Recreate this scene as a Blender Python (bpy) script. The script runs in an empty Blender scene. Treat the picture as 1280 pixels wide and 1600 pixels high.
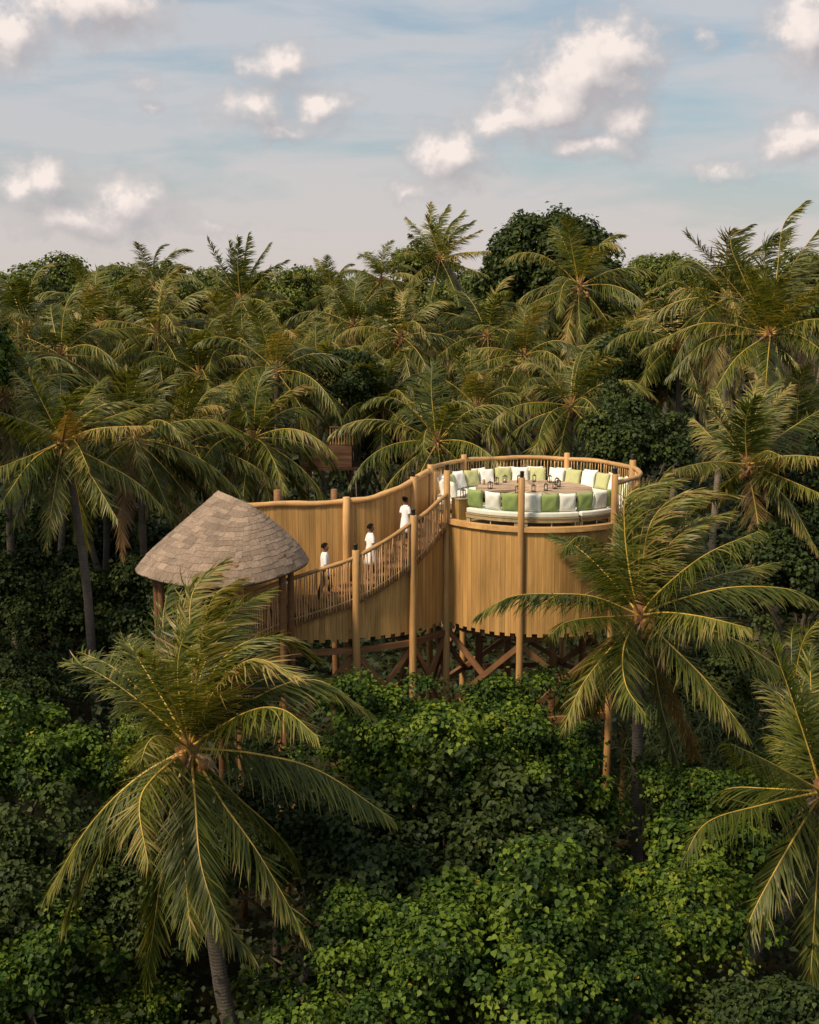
import bpy, bmesh, math, random
import numpy as np
from mathutils import Vector, Matrix

R = math.radians
rng = np.random.default_rng(7)
random.seed(7)
scene = bpy.context.scene
col = scene.collection

# ------------------------------------------------------------------ camera
F = 1950.0                       # focal length in pixels of the 1280x1600 photograph
PITCH = R(9.9)
CAM = np.array([0.0, 0.0, 16.0])
cam_d = bpy.data.cameras.new('camera')
cam_d.sensor_fit = 'VERTICAL'
cam_d.sensor_height = 36.0
cam_d.lens = 36.0 * F / 1600.0
cam_d.clip_start = 0.1
cam_d.clip_end = 6000.0
cam = bpy.data.objects.new('camera', cam_d)
cam.location = CAM
cam.rotation_euler = (math.pi / 2 - PITCH, 0, 0)
col.objects.link(cam)
scene.camera = cam

# ------------------------------------------------------------------ light
SUN_EL, SUN_AZ = R(49), R(232)          # azimuth clockwise from +Y: behind the camera, to its left
sun_dir = np.array([math.sin(SUN_AZ) * math.cos(SUN_EL), math.cos(SUN_AZ) * math.cos(SUN_EL), math.sin(SUN_EL)])
sun_d = bpy.data.lights.new('sun', 'SUN')
sun_d.energy = 5.0
sun_d.angle = R(9)
sun_d.color = (1.0, 0.80, 0.57)
sun = bpy.data.objects.new('sun', sun_d)
sun.rotation_euler = Vector(sun_dir).to_track_quat('Z', 'Y').to_euler()
sun.location = (-30, -30, 60)
col.objects.link(sun)

scene.view_settings.view_transform = 'Standard'
scene.view_settings.look = 'None'
scene.view_settings.exposure = 0.0
scene.view_settings.gamma = 1.0
scene.view_settings.use_curve_mapping = False
scene.render.engine = 'CYCLES'
scene.cycles.use_denoising = True
scene.cycles.max_bounces = 6
scene.cycles.transparent_max_bounces = 12
scene.cycles.caustics_reflective = False
scene.cycles.caustics_refractive = False


class NT:
    """small helper for writing node trees"""
    def __init__(s, tree):
        s.t = tree
    def n(s, typ, **kw):
        nd = s.t.nodes.new(typ)
        for k, v in kw.items():
            if k.startswith('i_'):
                nd.inputs[k[2:].replace('_', ' ')].default_value = v
            else:
                setattr(nd, k, v)
        return nd
    def link(s, a, b):
        s.t.links.new(a, b)
    def put(s, sock, v):
        if hasattr(v, 'is_linked') or isinstance(v, bpy.types.NodeSocket):
            s.t.links.new(v, sock)
        else:
            sock.default_value = v
    def math(s, op, a, b=0.0, c=None, clamp=False):
        nd = s.t.nodes.new('ShaderNodeMath'); nd.operation = op; nd.use_clamp = clamp
        s.put(nd.inputs[0], a); s.put(nd.inputs[1], b)
        if c is not None: s.put(nd.inputs[2], c)
        return nd.outputs[0]
    def vec(s, op, a, b=(0, 0, 0)):
        nd = s.t.nodes.new('ShaderNodeVectorMath'); nd.operation = op
        s.put(nd.inputs[0], a); s.put(nd.inputs[1], b)
        return nd.outputs['Value'] if op in ('LENGTH', 'DOT_PRODUCT', 'DISTANCE') else nd.outputs[0]
    def noise(s, vec, scale, detail=4, rough=0.5, dist=0.0):
        nd = s.t.nodes.new('ShaderNodeTexNoise')
        if vec is not None: s.link(vec, nd.inputs['Vector'])
        nd.inputs['Scale'].default_value = scale; nd.inputs['Detail'].default_value = detail
        nd.inputs['Roughness'].default_value = rough; nd.inputs['Distortion'].default_value = dist
        return nd
    def ramp(s, fac, stops, interp='LINEAR'):
        nd = s.t.nodes.new('ShaderNodeValToRGB'); nd.color_ramp.interpolation = interp
        e = nd.color_ramp.elements
        while len(e) < len(stops): e.new(0.5)
        for i, (p, c) in enumerate(stops):
            e[i].position = p
            e[i].color = (c, c, c, 1) if isinstance(c, (int, float)) else (*c, 1)
        s.put(nd.inputs[0], fac)
        return nd.outputs[0]
    def mix(s, fac, a, b, blend='MIX'):
        nd = s.t.nodes.new('ShaderNodeMix'); nd.data_type = 'RGBA'; nd.blend_type = blend
        s.put(nd.inputs[0], fac)
        for sock, v in ((nd.inputs[6], a), (nd.inputs[7], b)):
            if isinstance(v, tuple): v = (*v, 1) if len(v) == 3 else v
            s.put(sock, v)
        return nd.outputs[2]


# ------------------------------------------------------------------ sky
def pix_dir(px, py):
    x, y = (px - 640) / F, (800 - py) / F
    d = np.array([x, math.cos(PITCH) + y * math.sin(PITCH), -math.sin(PITCH) + y * math.cos(PITCH)])
    return d / np.linalg.norm(d)

def azel(px, py):
    d = pix_dir(px, py)
    return math.degrees(math.atan2(d[0], d[1])), math.degrees(math.asin(d[2]))

# cumulus clouds of the day: place (in photo pixels, turned into compass directions) and half sizes
CLOUDS = [(962, 82, 60, 46, 1.0), (918, 118, 78, 50, 1.12), (862, 160, 72, 42, 1.05), (800, 186, 64, 28, .85), (702, 240, 60, 40, 1.0), (915, 226, 80, 28, .85),
          (985, 190, 48, 40, .8), (1275, 45, 64, 62, 1.0), (1262, 215, 60, 32, .9), (1130, 262, 110, 26, .55),
          (15, 55, 60, 46, .95), (150, 8, 100, 44, 1.0), (215, 120, 65, 26, .5), (432, 98, 74, 34, .8), (392, 165, 70, 36, .75), (505, 158, 56, 34, .8), (245, 158, 50, 22, .45),
          (440, 195, 130, 24, .6), (60, 290, 66, 48, .82), (205, 312, 70, 54, .82), (120, 345, 120, 40, .72), (330, 350, 130, 30, .45), (640, 300, 80, 28, .5), (1100, 60, 90, 40, .45)]

world = bpy.data.worlds.new('World')
scene.world = world
world.use_nodes = True
wt = world.node_tree
wt.nodes.clear()
W = NT(wt)

grp = bpy.data.node_groups.new('cloud_density', 'ShaderNodeTree')
grp.interface.new_socket('P', in_out='INPUT', socket_type='NodeSocketVector')
grp.interface.new_socket('D', in_out='OUTPUT', socket_type='NodeSocketFloat')
grp.interface.new_socket('S', in_out='OUTPUT', socket_type='NodeSocketFloat')
G = NT(grp)
gi = grp.nodes.new('NodeGroupInput'); go = grp.nodes.new('NodeGroupOutput')
P0 = gi.outputs[0]
w1 = G.noise(P0, 0.42, 5, 0.58)
w1c = G.vec('SUBTRACT', w1.outputs['Color'], (0.5, 0.5, 0.5))
w1s = G.vec('MULTIPLY', w1c, (3.2, 2.2, 0))
PW = G.vec('ADD', P0, w1s)
acc = None
for (px, py, rx, ry, amp) in CLOUDS:
    a, e = azel(px, py)
    sx = rx / F * 57.3 * 1.55; sy = ry / F * 57.3 * 1.55
    q = G.vec('MULTIPLY', G.vec('SUBTRACT', PW, (a, e, 0)), (1 / sx, 1 / sy, 0))
    v = G.math('SUBTRACT', amp, G.vec('LENGTH', q))
    if acc is None: acc = v
    else:
        acc = G.math('SMOOTH_MAX', acc, v, 0.5)
fn = G.noise(P0, 1.05, 6, 0.58)
# clouds over the rest of the sky, same kind, scattered by noise alone
az = G.n('ShaderNodeSeparateXYZ'); G.link(P0, az.inputs[0])
away = G.math('GREATER_THAN', G.math('ABSOLUTE', az.outputs[0]), 20.0)
high = G.math('GREATER_THAN', az.outputs[1], 13.5)
out_m = G.math('MAXIMUM', away, high)
big = G.noise(G.vec('MULTIPLY', P0, (0.6, 1.0, 1.0)), 0.11, 3, 0.5)
gen = G.math('MULTIPLY_ADD', big.outputs[0], 5.0, -2.9)
gen = G.math('ADD', gen, G.math('MULTIPLY_ADD', out_m, 1.0, -1.0))
acc = G.math('MAXIMUM', acc, gen)
dd = G.math('ADD', acc, G.math('MULTIPLY_ADD', fn.outputs[0], 0.9, -0.50))
G.link(dd, go.inputs[0]); G.link(G.math('ADD', acc, G.math('MULTIPLY_ADD', fn.outputs[0], 0.22, -0.11)), go.inputs[1])

tc = W.n('ShaderNodeTexCoord')
sep = W.n('ShaderNodeSeparateXYZ'); W.link(tc.outputs['Generated'], sep.inputs[0])
az_ = W.math('MULTIPLY', W.math('ARCTAN2', sep.outputs[0], sep.outputs[1]), 57.2958)
el_ = W.math('MULTIPLY', W.math('ARCSINE', sep.outputs[2]), 57.2958)
cb = W.n('ShaderNodeCombineXYZ'); W.link(az_, cb.inputs[0]); W.link(el_, cb.inputs[1])
Pv = cb.outputs[0]
def dens(v):
    g = W.t.nodes.new('ShaderNodeGroup'); g.node_tree = grp
    W.put(g.inputs[0], v); return g.outputs
D0, S0 = dens(Pv)
D1, S1 = dens(W.vec('ADD', Pv, (-0.60, 0.85, 0)))
sky = W.n('ShaderNodeTexSky', sky_type='NISHITA', sun_disc=False)
sky.sun_elevation = SUN_EL
sky.sun_rotation = SUN_AZ
sky.altitude = 20; sky.air_density = 1.0; sky.dust_density = 2.5; sky.ozone_density = 1.4
SKY_K = 0.125
skyc = W.mix(1.0, sky.outputs[0], (SKY_K * .80, SKY_K, SKY_K * .97), 'MULTIPLY')
# thin, stretched high cloud
thin = W.noise(W.vec('MULTIPLY', Pv, (0.20, 1.0, 1.0)), 0.36, 6, 0.55, 0.35)
lowv = W.math('MULTIPLY_ADD', el_, -0.12, 0.75, clamp=True)
thin_f = W.math('ADD', W.ramp(thin.outputs[0], [(0.36, 0.36), (0.55, 0.92)]), lowv, clamp=True)
thin_f = W.math('MULTIPLY', thin_f, 0.92)
veil = W.ramp(W.math('MULTIPLY', el_, 1 / 14.0, clamp=True), [(0.0, (0.70, 0.615, 0.575)), (0.45, (0.62, 0.595, 0.60)), (1.0, (0.585, 0.60, 0.63))])
base = W.mix(thin_f, skyc, veil)
mask = W.ramp(D0, [(-0.0, 0.0), (0.28, 0.48), (0.60, 0.96)], 'LINEAR')
edge = W.math('SUBTRACT', S0, S1)
lit = W.math('MULTIPLY_ADD', edge, 1.7, 0.42, clamp=True)
lit = W.math('MULTIPLY', lit, W.ramp(D0, [(0.12, 0.10), (0.60, 1.0)]))
ccol = W.mix(lit, (0.47, 0.445, 0.462), (0.96, 0.845, 0.785))
final = W.mix(mask, base, ccol)
bg = W.n('ShaderNodeBackground'); W.link(final, bg.inputs[0]); bg.inputs[1].default_value = 1.0
wo = W.n('ShaderNodeOutputWorld'); W.link(bg.outputs[0], wo.inputs[0])


# ------------------------------------------------------------------ helpers
def at(px, py, Y):
    d = pix_dir(px, py)
    return CAM + d * (Y / d[1])

def pxm(Y):
    return F / Y

def tag(o, label=None, cat=None, group=None, kind=None):
    if label: o['label'] = label
    if cat: o['category'] = cat
    if group: o['group'] = group
    if kind: o['kind'] = kind
    return o

def empty(name, loc=(0, 0, 0), rz=0.0, parent=None):
    o = bpy.data.objects.new(name, None)
    o.empty_display_size = 0.2
    o.location = loc; o.rotation_euler = (0, 0, rz)
    col.objects.link(o)
    if parent: o.parent = parent
    return o

def link(name, me, parent=None, loc=None, rot=None, scale=None):
    o = bpy.data.objects.new(name, me)
    col.objects.link(o)
    if parent: o.parent = parent
    if loc is not None: o.location = loc
    if rot is not None: o.rotation_euler = rot
    if scale is not None: o.scale = scale
    return o

def copy_tree(o, parent=None):
    c = o.copy(); col.objects.link(c)
    if parent is not None: c.parent = parent
    for ch in list(o.children):
        copy_tree(ch, c)
    return c

class MB:
    def __init__(s):
        s.v, s.f, s.m = [], [], []
    def add(s, verts, faces, mat=0):
        b = len(s.v)
        s.v.extend([tuple(map(float, p)) for p in verts])
        s.f.extend([tuple(b + i for i in fc) for fc in faces])
        s.m.extend([mat] * len(faces))
        return s
    def box(s, c, size, rot=None, mat=0):
        hx, hy, hz = [k / 2 for k in size]
        vs = [Vector((x * hx, y * hy, z * hz)) for z in (-1, 1) for y in (-1, 1) for x in (-1, 1)]
        if rot is not None: vs = [rot @ v for v in vs]
        c = Vector(c)
        return s.add([v + c for v in vs], [(0, 2, 3, 1), (4, 5, 7, 6), (0, 1, 5, 4), (2, 6, 7, 3), (0, 4, 6, 2), (1, 3, 7, 5)], mat)
    def bar(s, a, b, w, h, mat=0):
        a, b = Vector(a), Vector(b); d = b - a; L = d.length
        q = d.to_track_quat('X', 'Z').to_matrix()
        return s.box((a + b) / 2, (L, w, h), q, mat)
    def tube(s, pts, rad, sides=8, mat=0, caps=True):
        pts = [Vector(p) for p in pts]; n = len(pts)
        if not hasattr(rad, '__len__'): rad = [rad] * n
        vs, fs = [], []
        ref = Vector((0, 0, 1))
        t0 = (pts[1] - pts[0]).normalized()
        if abs(t0.z) > 0.9: ref = Vector((0, 1, 0))
        for i in range(n):
            t = (pts[min(i + 1, n - 1)] - pts[max(i - 1, 0)]).normalized()
            u = ref - t * ref.dot(t); u.normalize(); w = t.cross(u)
            for k in range(sides):
                a = 2 * math.pi * k / sides
                vs.append(pts[i] + (u * math.cos(a) + w * math.sin(a)) * rad[i])
        for i in range(n - 1):
            for k in range(sides):
                k2 = (k + 1) % sides
                fs.append((i * sides + k, i * sides + k2, (i + 1) * sides + k2, (i + 1) * sides + k))
        if caps:
            fs.append(tuple(reversed(range(sides)))); fs.append(tuple((n - 1) * sides + k for k in range(sides)))
        return s.add(vs, fs, mat)
    def lathe(s, prof, sides=12, c=(0, 0, 0), mat=0):
        vs, fs = [], []
        for (r, z) in prof:
            for k in range(sides):
                a = 2 * math.pi * k / sides
                vs.append((c[0] + r * math.cos(a), c[1] + r * math.sin(a), c[2] + z))
        n = len(prof)
        for i in range(n - 1):
            for k in range(sides):
                k2 = (k + 1) % sides
                fs.append((i * sides + k, i * sides + k2, (i + 1) * sides + k2, (i + 1) * sides + k))
        fs.append(tuple(reversed(range(sides)))); fs.append(tuple((n - 1) * sides + k for k in range(sides)))
        return s.add(vs, fs, mat)
    def mesh(s, name, mats, smooth=False):
        me = bpy.data.meshes.new(name)
        me.from_pydata(s.v, [], s.f)
        for m in (mats if isinstance(mats, (list, tuple)) else [mats]): me.materials.append(m)
        me.polygons.foreach_set('material_index', s.m)
        if smooth: me.polygons.foreach_set('use_smooth', [True] * len(s.f))
        me.update()
        return me
    def build(s, name, mats, parent=None, smooth=False, **kw):
        return link(name, s.mesh(name, mats, smooth), parent, **kw)

def np_mesh(name, V, loops, sizes, mats, tint=None, midx=None, smooth=False):
    me = bpy.data.meshes.new(name)
    V = np.asarray(V, np.float32); loops = np.asarray(loops, np.int32).ravel(); sizes = np.asarray(sizes, np.int32)
    me.vertices.add(len(V)); me.vertices.foreach_set('co', V.ravel())
    me.loops.add(len(loops)); me.loops.foreach_set('vertex_index', loops)
    me.polygons.add(len(sizes))
    me.polygons.foreach_set('loop_start', np.concatenate([[0], np.cumsum(sizes)[:-1]]).astype(np.int32))
    me.polygons.foreach_set('loop_total', sizes)
    for m in mats: me.materials.append(m)
    if midx is not None: me.polygons.foreach_set('material_index', np.asarray(midx, np.int32))
    if smooth: me.polygons.foreach_set('use_smooth', np.ones(len(sizes), bool))
    if tint is not None:
        at_ = me.attributes.new('tint', 'FLOAT', 'POINT'); at_.data.foreach_set('value', np.asarray(tint, np.float32))
    me.update(calc_edges=True)
    return me

def nrm(a):
    return a / np.maximum(np.linalg.norm(a, axis=-1, keepdims=True), 1e-9)

def catmull(pts, n):
    P = np.asarray(pts, float)
    P = np.vstack([2 * P[0] - P[1], P, 2 * P[-1] - P[-2]])
    m = len(P) - 3
    out = []
    for t in np.linspace(0, m, n):
        i = min(int(t), m - 1); u = t - i
        p0, p1, p2, p3 = P[i], P[i + 1], P[i + 2], P[i + 3]
        out.append(0.5 * (2 * p1 + (p2 - p0) * u + (2 * p0 - 5 * p1 + 4 * p2 - p3) * u * u + (3 * p1 - p0 - 3 * p2 + p3) * u ** 3))
    return np.array(out)


# ------------------------------------------------------------------ materials
def mat(name):
    m = bpy.data.materials.new(name); m.use_nodes = True
    m.node_tree.nodes.clear()
    T = NT(m.node_tree)
    b = T.n('ShaderNodeBsdfPrincipled'); o = T.n('ShaderNodeOutputMaterial')
    T.link(b.outputs[0], o.inputs[0])
    return m, T, b, o

def wood(name, c1, c2, rough=0.62, axis=2, scale=1.0, rand=0.28):
    """timber: long grain along one local axis, knots, per-piece tone"""
    m, T, b, o = mat(name)
    tc = T.n('ShaderNodeTexCoord'); oi = T.n('ShaderNodeObjectInfo')
    st = [14.0, 14.0, 14.0]; st[axis] = 0.9
    off = T.vec('MULTIPLY', T.n('ShaderNodeCombineXYZ').outputs[0], (1, 1, 1))
    cx = T.n('ShaderNodeCombineXYZ'); T.link(T.math('MULTIPLY', oi.outputs['Random'], 91.0), cx.inputs[0]); T.link(T.math('MULTIPLY', oi.outputs['Random'], 37.0), cx.inputs[2])
    v = T.vec('ADD', T.vec('MULTIPLY', tc.outputs['Object'], tuple(st)), cx.outputs[0])
    n1 = T.noise(v, 1.6 * scale, 6, 0.62, 0.5)
    n2 = T.noise(T.vec('ADD', tc.outputs['Object'], cx.outputs[0]), 0.8, 4, 0.6)
    base = T.mix(T.ramp(n1.outputs[0], [(0.33, 0.0), (0.68, 1.0)]), c1, c2)
    tone = T.math('MULTIPLY_ADD', oi.outputs['Random'], rand * 2, 1 - rand)
    tone = T.math('MULTIPLY', tone, T.math('MULTIPLY_ADD', n2.outputs[0], 0.5, 0.75))
    ge = T.n('ShaderNodeNewGeometry'); ws = T.noise(T.vec('MULTIPLY', ge.outputs['Position'], (2.6, 2.6, 0.45)), 1.0, 5, 0.6)
    tone = T.math('MULTIPLY', tone, T.ramp(ws.outputs[0], [(0.30, 0.78), (0.52, 1.06), (0.8, 1.16)]))
    cc = T.n('ShaderNodeCombineColor')
    for k in range(3): T.link(tone, cc.inputs[k])
    colr = T.mix(1.0, base, cc.outputs[0], 'MULTIPLY')
    # a few knots
    vo = T.n('ShaderNodeTexVoronoi'); vo.inputs['Scale'].default_value = 2.1
    kv = list((1.0, 1.0, 1.0)); kv[axis] = 0.55
    T.link(T.vec('ADD', T.vec('MULTIPLY', tc.outputs['Object'], tuple(kv)), cx.outputs[0]), vo.inputs['Vector'])
    kn = T.ramp(vo.outputs['Distance'], [(0.035, 1.0), (0.075, 0.0)])
    colr = T.mix(T.math('MULTIPLY', kn, 0.6), colr, tuple(k * 0.3 for k in c1))
    T.link(colr, b.inputs['Base Color'])
    b.inputs['Roughness'].default_value = rough
    b.inputs['Specular IOR Level'].default_value = 0.3
    bp = T.n('ShaderNodeBump'); bp.inputs['Strength'].default_value = 0.25; bp.inputs['Distance'].default_value = 0.01
    T.link(n1.outputs[0], bp.inputs['Height']); T.link(bp.outputs[0], b.inputs['Normal'])
    return m

M = {}
M['cedar'] = wood('cedar_planks', (0.335, 0.182, 0.057), (0.50, 0.298, 0.103), rand=0.19)
M['log'] = wood('peeled_log', (0.37, 0.200, 0.072), (0.53, 0.315, 0.122), 0.55, rand=0.14)
M['log_x'] = wood('peeled_rail', (0.43, 0.235, 0.085), (0.59, 0.355, 0.14), 0.5, axis=0, scale=0.5)
M['stick'] = wood('peeled_stick', (0.42, 0.24, 0.10), (0.60, 0.38, 0.18), 0.6)
M['beam'] = wood('dark_timber', (0.15, 0.070, 0.031), (0.25, 0.125, 0.054), 0.7, axis=0)  # stained timber, its colour darkened to carry the shade under the deck
M['bench'] = wood('weathered_teak', (0.27, 0.19, 0.10), (0.42, 0.31, 0.18), 0.7, axis=0)
M['table'] = wood('rough_table_timber', (0.30, 0.20, 0.125), (0.46, 0.34, 0.23), 0.75, axis=0)
M['shingle'] = wood('weathered_shingle', (0.165, 0.120, 0.088), (0.275, 0.208, 0.155), 0.85, axis=2, rand=0.22)
M['oldwood'] = wood('brown_boarding', (0.11, 0.055, 0.030), (0.17, 0.092, 0.050), 0.75, axis=0)

def plain(name, c, rough=0.6, metal=0.0, noise=0.0, nscale=8.0, bump=0.0):
    m, T, b, o = mat(name)
    b.inputs['Roughness'].default_value = rough; b.inputs['Metallic'].default_value = metal
    if noise:
        tc = T.n('ShaderNodeTexCoord'); n = T.noise(tc.outputs['Object'], nscale, 5, 0.6)
        k = T.ramp(n.outputs[0], [(0.25, 1 - noise), (0.75, 1 + noise)])
        T.link(T.mix(1.0, (*c, 1), k, 'MULTIPLY'), b.inputs['Base Color'])
        if bump:
            bp = T.n('ShaderNodeBump'); bp.inputs['Strength'].default_value = bump; bp.inputs['Distance'].default_value = 0.02
            T.link(n.outputs[0], bp.inputs['Height']); T.link(bp.outputs[0], b.inputs['Normal'])
    else:
        b.inputs['Base Color'].default_value = (*c, 1)
    return m

M['white_fabric'] = plain('white_fabric', (0.80, 0.77, 0.71), 0.9, 0, 0.06, 14, 0.15)
M['green_fabric'] = plain('green_fabric', (0.25, 0.325, 0.105), 0.9, 0, 0.10, 14, 0.15)
M['pale_green_fabric'] = plain('pale_green_fabric', (0.44, 0.455, 0.215), 0.9, 0, 0.10, 14, 0.15)
M['black_metal'] = plain('black_metal', (0.018, 0.017, 0.016), 0.5)
M['lantern_metal'] = plain('lantern_metal', (0.07, 0.05, 0.035), 0.5, 0.3)
M['white_metal'] = plain('white_metal', (0.62, 0.60, 0.56), 0.4)
M['candle'] = plain('candle_wax', (0.75, 0.68, 0.55), 0.5)
M['lamp_glass'] = plain('milky_glass', (0.55, 0.52, 0.46), 0.2)
M['skin'] = plain('skin', (0.20, 0.10, 0.06), 0.55)
M['hair'] = plain('hair', (0.010, 0.008, 0.007), 0.95, 0, 0.3, 60)
M['hair'].node_tree.nodes['Principled BSDF'].inputs['Specular IOR Level'].default_value = 0.05
M['shirt'] = plain('white_shirt', (0.78, 0.77, 0.76), 0.85, 0, 0.05, 20, 0.2)
M['trousers'] = plain('dark_trousers', (0.020, 0.018, 0.018), 0.85)
M['inner_dark'] = plain('rough_underboards', (0.10, 0.055, 0.028), 0.8, 0, 0.3, 6)
M['coconut'] = plain('coconut_husk', (0.42, 0.20, 0.055), 0.5, 0, 0.35, 9)
M['spathe'] = plain('palm_spathe', (0.26, 0.17, 0.10), 0.7, 0, 0.35, 7)
M['fibre'] = plain('palm_fibre', (0.16, 0.075, 0.030), 0.9, 0, 0.5, 16, 0.6)
M['rachis'] = plain('palm_midrib', (0.46, 0.31, 0.055), 0.45, 0, 0.35, 3)
M['bark'] = plain('tree_bark', (0.10, 0.075, 0.05), 0.9, 0, 0.4, 8, 0.7)
M['rope'] = plain('rope', (0.35, 0.30, 0.22), 0.9)

# glass of the balustrade
m, T, b, o = mat('balustrade_glass')
tr = T.n('ShaderNodeBsdfTransparent'); tr.inputs[0].default_value = (0.965, 0.985, 0.972, 1)
gl = T.n('ShaderNodeBsdfGlossy'); gl.inputs['Roughness'].default_value = 0.03
lw = T.n('ShaderNodeLayerWeight'); fr_ = T.math('MULTIPLY_ADD', T.math('POWER', lw.outputs['Facing'], 4.0), 0.5, 0.025)
mx = T.n('ShaderNodeMixShader'); T.link(fr_, mx.inputs[0]); T.link(tr.outputs[0], mx.inputs[1]); T.link(gl.outputs[0], mx.inputs[2])
T.link(mx.outputs[0], o.inputs[0])
M['glass'] = m

# palm trunk: grey brown with leaf-scar rings
m, T, b, o = mat('palm_trunk')
tc = T.n('ShaderNodeTexCoord')
sp = T.n('ShaderNodeSeparateXYZ'); T.link(tc.outputs['Object'], sp.inputs[0])
n0 = T.noise(tc.outputs['Object'], 2.4, 5, 0.65)
wv = T.math('SINE', T.math('MULTIPLY_ADD', sp.outputs[2], 78.0, T.math('MULTIPLY', n0.outputs[0], 9.0)))
n9 = T.noise(tc.outputs['Object'], 26.0, 3, 0.6)
k = T.math('MULTIPLY_ADD', wv, 0.11, T.math('MULTIPLY_ADD', n0.outputs[0], 0.8, T.math('MULTIPLY_ADD', n9.outputs[0], 0.5, -0.2)), clamp=True)
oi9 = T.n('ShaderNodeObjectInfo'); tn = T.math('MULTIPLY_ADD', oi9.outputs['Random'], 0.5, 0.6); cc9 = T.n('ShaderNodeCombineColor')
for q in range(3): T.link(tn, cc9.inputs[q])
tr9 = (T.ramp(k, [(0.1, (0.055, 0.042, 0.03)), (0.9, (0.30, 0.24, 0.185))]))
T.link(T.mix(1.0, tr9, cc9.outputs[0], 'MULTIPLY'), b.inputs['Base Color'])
b.inputs['Roughness'].default_value = 0.9
bp = T.n('ShaderNodeBump'); bp.inputs['Strength'].default_value = 0.7; bp.inputs['Distance'].default_value = 0.03
T.link(k, bp.inputs['Height']); T.link(bp.outputs[0], b.inputs['Normal'])
M['trunk'] = m

def leaf_mat(name, stops, rough, transl, tcol, spec=0.5, orand=0.2):
    m, T, b, o = mat(name)
    a = T.n('ShaderNodeAttribute', attribute_name='tint'); oi = T.n('ShaderNodeObjectInfo')
    tc = T.n('ShaderNodeTexCoord'); n = T.noise(tc.outputs['Object'], 0.9, 3, 0.5)
    f = T.math('ADD', a.outputs['Fac'], T.math('MULTIPLY_ADD', n.outputs[0], 0.36, -0.18))
    f = T.math('ADD', f, T.math('MULTIPLY_ADD', oi.outputs['Random'], orand, -orand / 2), clamp=True)
    c = T.ramp(f, stops)
    T.link(c, b.inputs['Base Color'])
    b.inputs['Roughness'].default_value = rough; b.inputs['Specular IOR Level'].default_value = spec
    t = T.n('ShaderNodeBsdfTranslucent')
    T.link(T.mix(1.0, c, (*tcol, 1), 'MULTIPLY'), t.inputs[0])
    mx = T.n('ShaderNodeMixShader'); mx.inputs[0].default_value = transl
    T.link(b.outputs[0], mx.inputs[1]); T.link(t.outputs[0], mx.inputs[2]); T.link(mx.outputs[0], o.inputs[0])
    return m

M['frond'] = leaf_mat('palm_leaflets', [(0.0, (0.024, 0.036, 0.007)), (0.35, (0.060, 0.080, 0.011)), (0.62, (0.136, 0.146, 0.019)), (0.82, (0.31, 0.255, 0.082)), (1.0, (0.25, 0.145, 0.062))], 0.45, 0.30, (1.5, 1.4, 0.4), 0.32, 0.34)
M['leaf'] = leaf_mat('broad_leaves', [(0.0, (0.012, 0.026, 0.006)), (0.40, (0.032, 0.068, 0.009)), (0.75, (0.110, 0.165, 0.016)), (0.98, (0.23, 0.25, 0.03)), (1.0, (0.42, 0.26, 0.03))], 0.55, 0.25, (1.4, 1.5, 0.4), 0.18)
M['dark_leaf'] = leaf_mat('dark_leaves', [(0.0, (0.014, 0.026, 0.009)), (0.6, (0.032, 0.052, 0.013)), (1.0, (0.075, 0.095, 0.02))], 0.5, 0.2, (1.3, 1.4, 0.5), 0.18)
M['far_leaf'] = leaf_mat('far_leaves', [(0.0, (0.036, 0.052, 0.012)), (0.6, (0.105, 0.135, 0.024)), (1.0, (0.18, 0.20, 0.035))], 0.6, 0.2, (1.4, 1.4, 0.5), 0.25)
M['under_leaf'] = leaf_mat('undergrowth_leaves', [(0.0, (0.010, 0.018, 0.007)), (0.7, (0.022, 0.034, 0.010)), (1.0, (0.04, 0.05, 0.012))], 0.6, 0.1, (1.2, 1.3, 0.5), 0.2)
M['reed'] = leaf_mat('reed_blades', [(0.0, (0.035, 0.055, 0.015)), (0.6, (0.080, 0.110, 0.030)), (1.0, (0.16, 0.17, 0.06))], 0.5, 0.2, (1.4, 1.4, 0.5), 0.3)

# forest floor
m, T, b, o = mat('forest_floor')
tc = T.n('ShaderNodeTexCoord')
n0 = T.noise(tc.outputs['Object'], 0.5, 8, 0.65); n1 = T.noise(tc.outputs['Object'], 14, 4, 0.6)
T.link(T.mix(n1.outputs[0], T.ramp(n0.outputs[0], [(0.3, (0.022, 0.016, 0.010)), (0.7, (0.050, 0.036, 0.022))]), (0.03, 0.03, 0.012)), b.inputs['Base Color'])
b.inputs['Roughness'].default_value = 0.95; b.inputs['Specular IOR Level'].default_value = 0.0
bp = T.n('ShaderNodeBump'); bp.inputs['Strength'].default_value = 0.6; T.link(n1.outputs[0], bp.inputs['Height']); T.link(bp.outputs[0], b.inputs['Normal'])
M['ground'] = m

# ------------------------------------------------------------------ ground
g = MB()
N_ = 40
xs = np.linspace(-2500, 2500, N_); ys = np.concatenate([np.linspace(-300, 200, 28), np.linspace(300, 5000, 12)])
gv = [(x, y, 0.25 * math.sin(x * 0.11) * math.sin(y * 0.13)) for y in ys for x in xs]
gf = [(j * N_ + i, j * N_ + i + 1, (j + 1) * N_ + i + 1, (j + 1) * N_ + i) for j in range(len(ys) - 1) for i in range(N_ - 1)]
g.add(gv, gf)
tag(g.build('ground', M['ground'], smooth=True), 'dark leaf-littered forest floor', kind='structure')

# ================================================================== TIMBER TOWER
TC = np.array([3.64, 36.0]); TR = 3.0
DECK, RAILZ, WALLB = 9.76, 10.93, 6.76
def cp(phi, r=TR, z=0.0):
    a = R(phi); return (TC[0] + r * math.cos(a), TC[1] + r * math.sin(a), z)

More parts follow.
